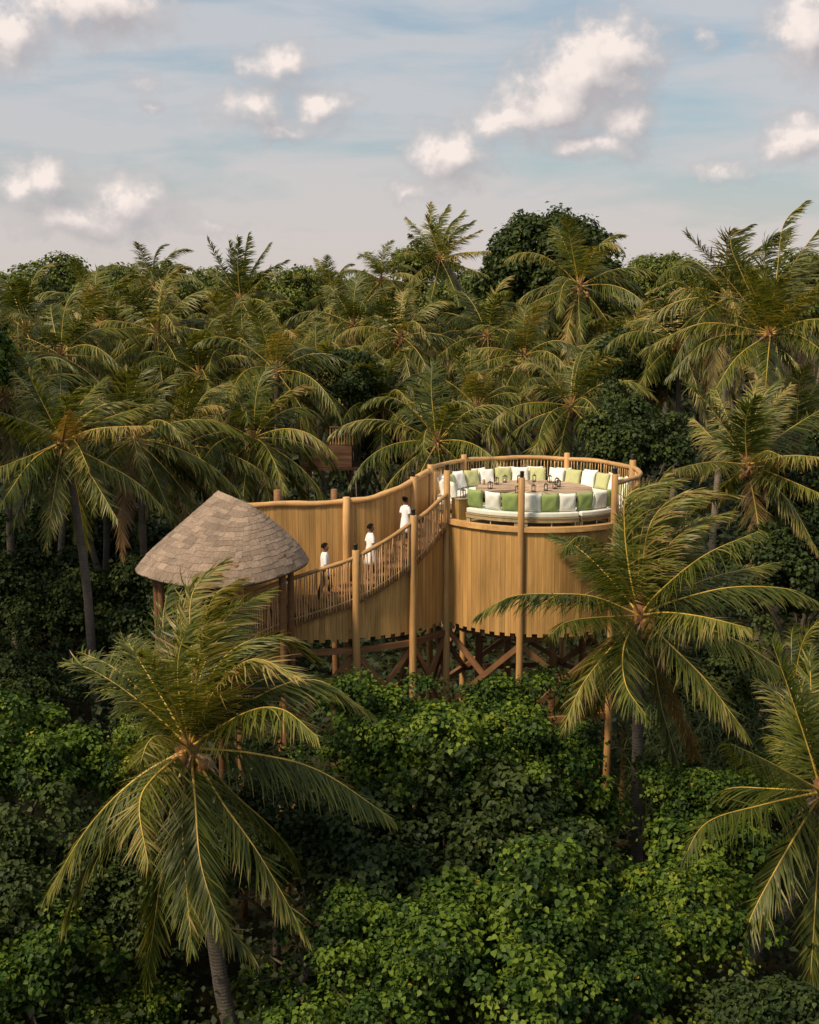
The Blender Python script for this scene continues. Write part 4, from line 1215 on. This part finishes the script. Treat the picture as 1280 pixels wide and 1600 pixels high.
# right, behind the deck
hero_palm('tan-tipped palm with coconuts behind the right side of the deck', (1168, 726), 41.0,
    [(1205, 1200, 41.5), (1196, 1000, 41.3), (1186, 860, 41.1)],
    [([(1120, 690), (1084, 654)], -1, .1, .15), ([(1140, 660), (1118, 605)], -1, .2, .2), ([(1172, 650), (1184, 590)], -1, .3, .25), ([(1195, 650), (1235, 602)], -1, .3, .28), ([(1220, 680), (1290, 635)], -1, .2, .05), ([(1230, 712), (1290, 715)], 1, 0, .1),
     ([(1195, 705), (1222, 712)], 1, 0, .08), ([(1110, 722), (1045, 735)], 1, 0, .15), ([(1220, 745), (1290, 775)], 1, 0, .05), ([(1215, 790), (1246, 907)], 1, 0, .0), ([(1230, 780), (1280, 865)], 1, 0, 0), ([(1185, 820), (1192, 915)], 1, 0, .35), ([(1130, 760), (1080, 800)], -1, 0, 0)],
    r=(0.19, 0.14), nuts=12, extra=6, seed=5, ll=1.12, n_pairs=92, width=0.046, L=4.2)
hero_palm('tall palm at the upper right with fronds streaming in the wind', (1204, 521), 50.0,
    [(1190, 1050, 50.4), (1203, 800, 50.3), (1206, 620, 50.1)],
    [([(1100, 505), (1006, 545)], 1, 0, .1), ([(1110, 530), (1042, 590)], 1, 0, .05), ([(1150, 560), (1104, 632)], 1, 0, .02), ([(1140, 440), (1075, 366)], -1, .3, -.1), ([(1160, 430), (1142, 375), (1172, 352)], -1, .9, -.1), ([(1195, 430), (1200, 380), (1230, 360)], -1, .9, -.1),
     ([(1215, 420), (1225, 350), (1259, 314)], -1, .9, -.12), ([(1230, 430), (1285, 350)], -1, .9, -.05), ([(1240, 480), (1290, 438)], 1, .4, .05), ([(1250, 525), (1300, 560)], 1, 0, 0), ([(1200, 560), (1196, 610)], 1, 0, .1), ([(1110, 470), (1060, 440), (1026, 450)], 1, .3, .05),
     ([(1190, 470), (1178, 425), (1185, 428)], 1, .4, .15), ([(1250, 430), (1310, 390)], -1, .8, 0), ([(1260, 500), (1320, 500)], 1, .2, 0)],
    r=(0.2, 0.15), nuts=4, extra=8, seed=6, ll=1.12, n_pairs=92, width=0.046, L=4.4)

hero_palm('dark palm standing alone above the skyline left of centre', (376, 468), 80.0, [(392, 900, 80.5), (386, 640, 80.3), (378, 540, 80.0)],
    [([(350, 425), (325, 375)], -1, .3, -.1), ([(366, 420), (358, 378)], -1, .6, -.12), ([(380, 415), (388, 366)], -1, .7, -.12), ([(395, 420), (420, 382)], -1, .6, -.1), ([(405, 430), (448, 407)], 1, .3, -.1), ([(372, 425), (372, 372)], 1, .6, -.1), ([(340, 450), (308, 456)], 1, .1, -.1), ([(345, 478), (326, 510)], 1, 0, -.02),
     ([(362, 500), (352, 530)], 1, 0, .0), ([(400, 445), (425, 425), (440, 448)], 1, .2, -.02), ([(410, 470), (435, 500)], 1, 0, .02), ([(390, 495), (405, 535)], 1, 0, .0), ([(405, 455), (445, 462)], -1, .1, -.08), ([(378, 500), (380, 540)], 1, 0, -.05), ([(350, 462), (318, 480)], -1, 0, -.1)],
    r=(0.2, 0.15), nuts=8, extra=5, seed=7, ll=1.0, n_pairs=70, width=0.06, L=4.3)
hero_palm('wind-swept palm leaning on the skyline left of the great tree', (688, 404), 78.0, [(800, 900, 79.5), (760, 560, 78.6), (720, 455, 78.2)],
    [([(660, 365), (636, 340)], -1, .2, -.08), ([(675, 360), (672, 318)], -1, .5, -.1), ([(685, 355), (700, 322)], -1, .8, -.1), ([(700, 360), (724, 330)], -1, .7, -.1), ([(712, 380), (750, 360)], 1, .4, .12), ([(722, 395), (765, 392)], 1, .2, .12), ([(720, 415), (762, 430)], 1, 0, .05), ([(655, 395), (615, 402)], 1, 0, -.02),
     ([(660, 420), (632, 450)], 1, 0, .02), ([(680, 440), (672, 478)], 1, 0, .05), ([(705, 440), (718, 475)], 1, 0, .0), ([(665, 385), (640, 365)], 1, .2, -.05), ([(705, 370), (740, 345)], -1, .8, -.08)],
    r=(0.2, 0.15), nuts=2, extra=5, seed=8, ll=1.0, n_pairs=70, width=0.06, L=4.3)

# further palms, each at its own place
MID = [
 (396, 690, 54, 'palm directly behind the hut roof with a broad drooping crown', 0, .95, 0), (212, 690, 50, 'palm between the far left palm and the hut roof', 1, .95, 0),
 (157, 508, 66, 'palm with fanned crown below the skyline at the left', 3, .95, 2), (246, 525, 62, 'palm with hanging dry flower stalks left of centre', 4, 1.0, 3),
 (40, 520, 62, 'palm in the second row at the left edge', 5, 1.0, 0), (8, 625, 52, 'palm cut by the left edge of the picture', 2, 1.0, 4), (312, 590, 60, 'shaded palm in the hollow left of centre', 5, .9, 0), (362, 560, 62, 'tall upright palm right behind the hut palm', 1, 1.0, 0), (432, 585, 58, 'tan-fronded palm right of the hut palm', 3, .95, 0),
 (626, 530, 70, 'palm with a cluster of coconuts left of the deck, second row', 4, .95, 9), (552, 512, 74, 'thin tan palm in the middle of the forest', 0, .95, 0), (906, 452, 74, 'big palm standing against the great dark tree', 3, 1.15, 8),
 (762, 528, 70, 'palm with bleached fronds behind the middle of the deck', 5, 1.0, 2), (684, 695, 54, 'bushy palm just behind the left side of the deck', 2, .98, 0), (892, 640, 56, 'palm behind the back rail of the deck', 0, .95, 0), (1060, 540, 64, 'palm in the shade left of the upper right palm', 4, 1.0, 2),
 (1140, 470, 60, 'palm overlapped by the upper right palm', 1, 1.0, 0), (820, 560, 66, 'shaded palm between the deck palms', 1, .9, 0), (500, 590, 68, 'shaded palm above the hidden wooden cabin', 2, .95, 0), (1245, 690, 52, 'palm half hidden at the right edge behind the tan-tipped palm', 3, .95, 0),
 (600, 640, 60, 'palm right of the hidden wooden cabin', 5, .9, 0), (985, 560, 68, 'dark palm behind the round leafy bush', 4, .95, 0), (1240, 1075, 37, 'young palm in the shade at the right edge', 0, .62, 0), (95, 560, 58, 'palm rising behind the far left palm', 0, .95, 0), (290, 700, 53, 'palm whose trunk stands just left of the hut', 4, .9, 0),
 (745, 640, 62, 'palm over the left part of the back rail', 3, .9, 0),
]
for a in MID: palm(*a[:5], a[5] * 1.08, a[6])
# the far canopy up to the skyline
k = 0
for (Y0, y0, n, s) in ((88, 525, 9, 1.0), (108, 510, 12, 1.0), (135, 492, 16, 1.05), (170, 482, 16, 1.1)):
    for i in range(n):
        px = -30 + 1340 * (i + random.uniform(.15, .85)) / n; py = y0 + random.uniform(-10, 16)
        if 690 < px < 1000 and Y0 < 110: py += 10
        o = palm(px, py, Y0 + random.uniform(-6, 6), 'distant palm crown in the forest below the skyline', k, s * random.uniform(.85, 1.15), 0, 'distant palms near the skyline', True); k += 1
palm(240, 446, 92, 'ragged brown palm poking over the skyline at the left', 1, 1.0, 0)
palm(520, 458, 100, 'small palm tuft on the skyline left of centre', 3, .9, 0)
palm(596, 440, 96, 'palm on the skyline left of the wind-swept one', 0, .95, 0)

# ================================================================== BROADLEAF TREES AND SHRUBS
HEART = np.array([(0, 0, 0), (.40, .10, .07), (.42, .45, .09), (0, 1.0, -.10), (-.42, .45, .09), (-.40, .10, .07)])
KITE = np.array([(0, 0, 0), (.36, .38, .08), (0, 1, -.06), (-.36, .38, .08)])
def leaves(Pn, Nn, An, size, tint, material, shape='heart', name='crown'):
    sh = HEART if shape == 'heart' else KITE
    N1 = nrm(Nn); A1 = nrm(An - N1 * np.sum(An * N1, 1, keepdims=True)); B1 = np.cross(N1, A1)
    V = Pn[:, None, :] + size[:, None, None] * (sh[None, :, 0, None] * B1[:, None, :] + sh[None, :, 1, None] * A1[:, None, :] + sh[None, :, 2, None] * N1[:, None, :])
    n = len(Pn); m_ = len(sh); o = np.arange(n)[:, None] * m_
    if shape == 'heart': Q = np.concatenate([o + np.array([[0, 1, 2, 3]]), o + np.array([[0, 3, 4, 5]])]); sz = np.full(2 * n, 4)
    else: Q = np.concatenate([o + np.array([[0, 1, 2]]), o + np.array([[0, 2, 3]])]); sz = np.full(2 * n, 3)
    return np_mesh(name, V.reshape(-1, 3), Q, sz, [material], np.repeat(tint, m_))

def crown_mesh(seed, rad, ncl, per, leaf, material, shape='heart', rc=(0.3, 0.5), low=-0.35, lump=0.25, tint0=0.42, nm=11, mfrac=(.26, .46), mpos=(.45, .92)):
    rg = np.random.default_rng(seed)
    rad = np.array(rad, float)
    md = nrm(rg.normal(size=(nm * 4, 3))); md = md[md[:, 2] > -.25][:nm]
    mc = md * rad * rg.uniform(mpos[0], mpos[1], len(md))[:, None]; mr = rad.mean() * rg.uniform(mfrac[0], mfrac[1], len(md))
    mid_ = rg.integers(0, len(md), ncl)
    d = nrm(rg.normal(size=(ncl * 6, 3)) + np.array([0, 0, .35])); d = d[d[:, 2] > low][:ncl]; mid_ = mid_[:len(d)]
    inner = rg.random(len(d)) ** 0.5
    c = mc[mid_] + d * (mr[mid_] * (0.6 + 0.4 * inner))[:, None]
    c = np.where((rg.random(len(c)) < .15)[:, None], c * .55, c)
    r_ = rg.uniform(rc[0], rc[1], len(c))
    cid = np.repeat(np.arange(len(c)), per)
    n = len(cid)
    out = nrm(d[cid] + np.array([0, 0, .55]))
    q = nrm(out * 0.75 + rg.normal(size=(n, 3)) * 0.62)
    rr_ = r_[cid] * rg.uniform(.55, 1.05, n)
    fly = 1 + (rg.random(n) < .12) * rg.uniform(.15, .75, n)
    Pn = c[cid] + q * (rr_ * fly)[:, None] * np.array([1, 1, .8])
    Nn = nrm(q * 0.8 + np.array([0, 0, .55]) + rg.normal(size=(n, 3)) * 0.5)
    An = q * np.array([1, 1, .2]) * .8 + np.array([0, 0, -.65]) + rg.normal(size=(n, 3)) * .45
    size = leaf * rg.uniform(.45, 1.25, n)
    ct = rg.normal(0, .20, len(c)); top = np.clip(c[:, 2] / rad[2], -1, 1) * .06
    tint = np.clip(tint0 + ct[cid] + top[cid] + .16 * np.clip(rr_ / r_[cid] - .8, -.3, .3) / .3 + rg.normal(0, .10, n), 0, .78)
    tint = np.where(rg.random(n) < .0006, 2.0, tint)
    return leaves(Pn, Nn, An, size, tint, material, shape)

def limb_mesh(seed, h, spread):
    rr = random.Random(seed); b = MB()
    b.tube([(0, 0, -.2), (rr.uniform(-.1, .1), rr.uniform(-.1, .1), h * .35), (rr.uniform(-.2, .2), rr.uniform(-.2, .2), h * .7)], [.16, .12, .09], 9)
    for k in range(7):
        a = 6.28 * k / 7 + rr.uniform(-.3, .3); z = h * rr.uniform(.3, .68)
        b.tube([(0, 0, z), (math.cos(a) * spread * .4, math.sin(a) * spread * .4, z + h * .18), (math.cos(a) * spread * .8, math.sin(a) * spread * .8, z + h * .30)], [.07, .045, .02], 6)
    return b.mesh('trunk', M['bark'], True)

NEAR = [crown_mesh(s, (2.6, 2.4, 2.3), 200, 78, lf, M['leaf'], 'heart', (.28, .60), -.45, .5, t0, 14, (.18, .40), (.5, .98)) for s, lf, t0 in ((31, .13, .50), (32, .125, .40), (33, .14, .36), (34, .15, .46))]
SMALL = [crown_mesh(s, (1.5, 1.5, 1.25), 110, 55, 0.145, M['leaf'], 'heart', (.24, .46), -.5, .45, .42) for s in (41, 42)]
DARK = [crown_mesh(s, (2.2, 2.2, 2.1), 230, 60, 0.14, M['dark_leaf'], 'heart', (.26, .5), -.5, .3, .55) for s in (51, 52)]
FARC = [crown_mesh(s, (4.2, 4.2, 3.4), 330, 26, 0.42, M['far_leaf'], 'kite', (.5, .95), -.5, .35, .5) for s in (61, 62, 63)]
LIMB = [limb_mesh(s, 4.0, 2.0) for s in (1, 2)]
def tree(px, py, Y, me, s, label, group=None, cat='tree', name='broadleaf_tree', sz=1.0, rz=None):
    """px, py: where the crown's centre shows"""
    c = at(px, py, Y)
    o = tag(empty(name, (c[0], c[1], 0), rz if rz is not None else random.uniform(0, 6.28)), label, cat, group)
    link('crown', me, o, (0, 0, c[2]), None, (s, s, s * sz))
    link('trunk', LIMB[int(px) % 2], o, (0, 0, 0), None, (s * .8, s * .8, max(.3, (c[2] + .6) / 4.0)))
    return o
GN = 'leafy trees in front of the tower'
for a in [  # the DARK crowns here carry shade in a darker leaf colour
 (690, 1224, 28.6, NEAR[0], .92, 'bright leafy tree right below the tower, its top against the braces'),
 (815, 1178, 29.6, NEAR[1], .82, 'leafy tree under the tower, left of the coconut palm trunk'),
 (592, 1198, 29.2, NEAR[2], .80, 'leafy tree below the stairs, right of the big left palm'),
 (845, 1315, 28.6, NEAR[3], .75, 'shaded leafy tree left of the coconut palm trunk'),
 (760, 1335, 27.0, DARK[0], 1.1, 'shade-coloured leafy tree in the middle of the lower picture'),
 (600, 1395, 26.0, DARK[1], 1.05, 'shade-coloured leafy tree right of the hanging fronds of the left palm'),
 (1000, 1505, 24.6, NEAR[0], .85, 'yellow-green leafy tree below the coconut palm trunk'),
 (1090, 1440, 24.9, SMALL[0], .9, 'small yellowish tree left of the leaning palm trunk'),
 (780, 1510, 23.0, NEAR[3], .88, 'bright leafy tree at the bottom, right of centre'),
 (600, 1560, 22.4, NEAR[0], .80, 'bright leafy tree at the bottom, left of centre'),
 (910, 1580, 22.2, NEAR[2], .75, 'leafy tree at the bottom edge below the yellow-green one'),
 (480, 1610, 26.5, SMALL[1], 1.15, 'small leafy tree right of the pale trunk stump at the bottom'),
 (185, 1610, 25.6, NEAR[1], .72, 'bright leafy tree at the bottom left, under the hanging frond'),
 (50, 1590, 24.6, NEAR[2], .85, 'leafy tree in the bottom left corner'),
 (40, 1230, 29.5, NEAR[3], .80, 'sunlit round tree at the left edge, mid height'),
 (205, 1230, 30.5, NEAR[0], .62, 'small tree behind the left palm crown'),
 (40, 1400, 26.5, DARK[0], 1.0, 'shade-coloured tree at the left edge below the sunlit round one'),
 (180, 1410, 27, DARK[1], .85, 'shade-coloured tree behind the drooping left fronds'),
 (430, 1310, 27.5, DARK[0], .9, 'shade-coloured tree behind the right fronds of the left palm'),
 (1115, 1345, 28.0, SMALL[1], 1.0, 'small leafy tree right of the coconut palm trunk'),
 (1120, 1270, 30.0, NEAR[1], .72, 'leafy tree behind the fronds of the leaning palm')]:
    tree(*a, group=GN)
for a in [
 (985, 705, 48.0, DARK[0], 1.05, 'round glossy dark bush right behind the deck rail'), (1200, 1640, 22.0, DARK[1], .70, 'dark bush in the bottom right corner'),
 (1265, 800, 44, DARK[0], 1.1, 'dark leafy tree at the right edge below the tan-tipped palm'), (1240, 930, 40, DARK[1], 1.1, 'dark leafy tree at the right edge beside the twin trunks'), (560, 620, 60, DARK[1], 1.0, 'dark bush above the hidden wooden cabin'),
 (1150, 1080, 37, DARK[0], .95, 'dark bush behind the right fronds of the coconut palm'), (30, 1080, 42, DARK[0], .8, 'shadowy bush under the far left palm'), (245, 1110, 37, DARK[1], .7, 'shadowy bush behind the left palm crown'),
 (20, 955, 52, DARK[1], 1.25, 'shadowy bush at the left edge under the palms'), (110, 985, 49, DARK[0], 1.1, 'shadowy bush behind the long pale trunk'), (205, 960, 50, DARK[1], 1.2, 'shadowy bush between the long pale trunk and the hut'), (285, 985, 46, DARK[0], 1.0, 'shadowy bush behind the hut posts'),  # dark-leaved bushes added over the sunlit trunks in place of shade
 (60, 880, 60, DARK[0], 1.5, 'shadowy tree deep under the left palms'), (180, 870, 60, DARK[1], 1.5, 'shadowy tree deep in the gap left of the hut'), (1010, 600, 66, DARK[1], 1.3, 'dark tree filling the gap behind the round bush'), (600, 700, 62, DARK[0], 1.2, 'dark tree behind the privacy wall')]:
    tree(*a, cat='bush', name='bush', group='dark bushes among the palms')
# the great tree
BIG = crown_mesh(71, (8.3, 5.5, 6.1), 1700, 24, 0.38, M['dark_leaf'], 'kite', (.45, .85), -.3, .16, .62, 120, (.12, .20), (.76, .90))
tree(858, 452, 104, BIG, 1.0, 'great dark domed tree rising above the palms behind the deck', name='great_tree')
bg_ = [(30, 470, 100, 'leafy tree on the skyline at the far left'), (100, 468, 106, 'leafy tree on the skyline left of the ragged palm'), (180, 472, 98, 'leafy tree under the ragged brown palm'), (300, 468, 104, 'leafy tree on the skyline left of the dark palm'), (460, 474, 100, 'leafy tree on the skyline right of the dark palm'),
       (570, 470, 110, 'leafy tree on the skyline left of the wind-swept palm'), (655, 425, 106, 'leafy tree beside the wind-swept palm'), (1015, 462, 108, 'leafy tree at the right foot of the great tree'), (1045, 430, 90, 'slim leafy tree on the skyline right of the great tree'), (1105, 452, 84, 'leafy tree left of the streaming palm'), (1250, 470, 100, 'leafy tree behind the streaming palm')]
for i, (px, py, Y, lb) in enumerate(bg_): tree(px, py + 10, Y, FARC[i % 3], random.uniform(.7, .95) if Y > 95 else .55, lb, 'leafy trees on the skyline')
for i in range(44):
    Y = 112 + 95 * (i / 44); px = -60 + 1400 * ((i * 0.618) % 1)
    tree(px, 506 - 22 * i / 44 + random.uniform(-5, 12), Y, FARC[i % 3], random.uniform(.9, 1.4), 'distant leafy tree crown in the forest towards the skyline', 'distant leafy trees')
# the forest goes on beside the camera; unseen trees added to shade the understory
for i, (x, y, z, s) in enumerate(((-17, 22, 7, 1.3), (-21, 34, 9, 1.5), (-18, 42, 8, 1.3), (17, 24, 6, 1.3), (20, 36, 8, 1.4), (-20.5, 45, 15.5, 1.6), (-24, 50, 17, 1.8), (-18.5, 50.5, 13, 1.2), (-15.5, 30, 8, 1.2))):
    o = tag(empty('broadleaf_tree', (x, y, 0)), 'unseen leafy tree added outside the view for its shade', 'tree', 'unseen shade trees beside the view')
    link('crown', NEAR[i % 4], o, (0, 0, z), None, (s, s, s)); link('trunk', LIMB[0], o, (0, 0, 0), None, (1.2, 1.2, z / 4))

# reeds at the right
def reeds(seed, n, box, hgt):
    rg = np.random.default_rng(seed)
    bx_ = np.stack([rg.uniform(box[0], box[1], n), rg.uniform(box[2], box[3], n), np.zeros(n)], 1)
    az2 = rg.uniform(0, 6.28, n); L_ = rg.uniform(.5, 1.0, n)
    z0 = rg.uniform(.3, 1, n) * hgt; bx_[:, 2] = z0
    D = nrm(np.stack([np.cos(az2), np.sin(az2), rg.uniform(.3, 1.6, n)], 1)); V = []; p = bx_; cur = D
    Wd = nrm(np.cross(D, [0, 0, 1]))
    for k, w_ in enumerate((.6, 1, .7, .08)):
        V += [p - Wd * .022 * w_, p + Wd * .022 * w_]; p = p + cur * (L_ / 3)[:, None]; cur = nrm(cur + GRAV * .45)
    V = np.stack(V, 1).reshape(-1, 3); o = np.arange(n)[:, None] * 8
    Q = np.concatenate([np.concatenate([o + 2 * k, o + 2 * k + 1, o + 2 * k + 3, o + 2 * k + 2], 1) for k in range(3)])
    return np_mesh('reeds', V, Q, np.full(len(Q), 4), [M['reed']], np.repeat(np.clip(rg.normal(.45, .2, n), 0, 1), 8))
c = at(1130, 1180, 34.5)
tag(link('reeds', reeds(5, 5200, (c[0] - 2.8, c[0] + 4.5, 32.5, 38.5), 4.2)), 'tall grassy reeds at the right behind the leaning palm', kind='stuff')

# undergrowth over the whole forest floor
rg = np.random.default_rng(99)
n = 110000
Yu = rg.uniform(17, 130, n); Xu = rg.uniform(-1, 1, n) * (Yu * .36 + 6)
cl = np.sin(Xu * 1.3 + np.sin(Yu * .9) * 2) * np.sin(Yu * 1.1 + Xu * .4)
Zu = np.clip(rg.random(n) ** 1.1 * (1.7 + 1.3 * cl) * np.interp(Yu, [17, 48, 60, 130], [1, 1, 2.6, 4.0]), .03, None)
intower = ((Xu - TC[0]) ** 2 + (Yu - TC[1]) ** 2 < 3.3 ** 2)
Zu = np.where(intower, Zu * .5, Zu)
Nn = nrm(rg.normal(size=(n, 3)) * .5 + np.array([0, -.25, .8])); An = rg.normal(size=(n, 3)) + np.array([0, 0, -.3])
tag(link('undergrowth', leaves(np.stack([Xu, Yu, Zu], 1), Nn, An, rg.uniform(.16, .42, n) * np.interp(Yu, [17, 36, 60, 130], [.5, .7, 1.3, 2.6]), np.clip(rg.normal(.5, .25, n), 0, 1), M['under_leaf'], 'kite', 'undergrowth')), 'dark leafy undergrowth on the forest floor', kind='stuff')

# bare palm trunks in the shade at the left
for (x0, y0, x1, y1, Y, lb) in ((76, 860, 72, 950, 60, 'thin dark trunk below the far left palm'), (150, 880, 186, 1010, 52, 'trunk leaning right behind the long pale trunk'),
                                (166, 870, 164, 1010, 54, 'dark upright trunk crossing the leaning one'), (1182, 900, 1186, 1010, 43, 'left one of the twin trunks at the right'), (1200, 900, 1196, 1010, 43.4, 'right one of the twin trunks at the right')):
    a_, b_ = at(x0, y0, Y), at(x1, y1, Y); d = (b_ - a_) / (b_[2] - a_[2])
    p_bot = a_ + d * (-.2 - a_[2]); p_top = a_ + d * (min(a_[2] + 3.2, 13) - a_[2])
    o = tag(empty('palm_trunk', (p_bot[0], p_bot[1], 0)), lb, 'palm trunk', 'bare palm trunks in the shade')
    org = np.array([p_bot[0], p_bot[1], 0])
    link('trunk', trunk_mesh([p_bot - org, a_ * .5 + p_bot * .5 - org, p_top - org], .17, .13, 9, 24), o)

# ================================================================== HIDDEN CABIN
hc = at(512, 712, 58)
cab = tag(empty('wooden_cabin', (hc[0], hc[1], 0)), 'brown boarded treetop cabin half hidden among the palms', 'cabin')
for k in range(7): MB().box((0, 0, 0), (2.3, .05, .135)).build('board', M['oldwood'], cab, loc=(0, -.5, hc[2] - .42 + k * .14))
MB().box((0, 0, 0), (2.25, 2.0, .95)).build('wall', M['inner_dark'], cab, loc=(0, .53, hc[2]))
MB().box((0, 0, 0), (2.7, 2.4, .09)).build('deck', M['oldwood'], cab, loc=(.1, .5, hc[2] - .56))
b = MB(); b.tube([(.1, -.2, hc[2] + 1.35), (1.3, -.2, hc[2] + 1.35)], .05, 8); rl = b.build('handrail', M['oldwood'], cab, True)
for k in range(9): link('baluster', sticks[k % 7], rl, (.15 + k * .13, -.2, hc[2] + .45), None, (1.4, 1.4, .9))
for x in (-1.0, 1.05):
    link('post', log_post('post', .09, hc[2] - .5, M['beam'], int(x * 10)), cab, (x, .3, -.1))
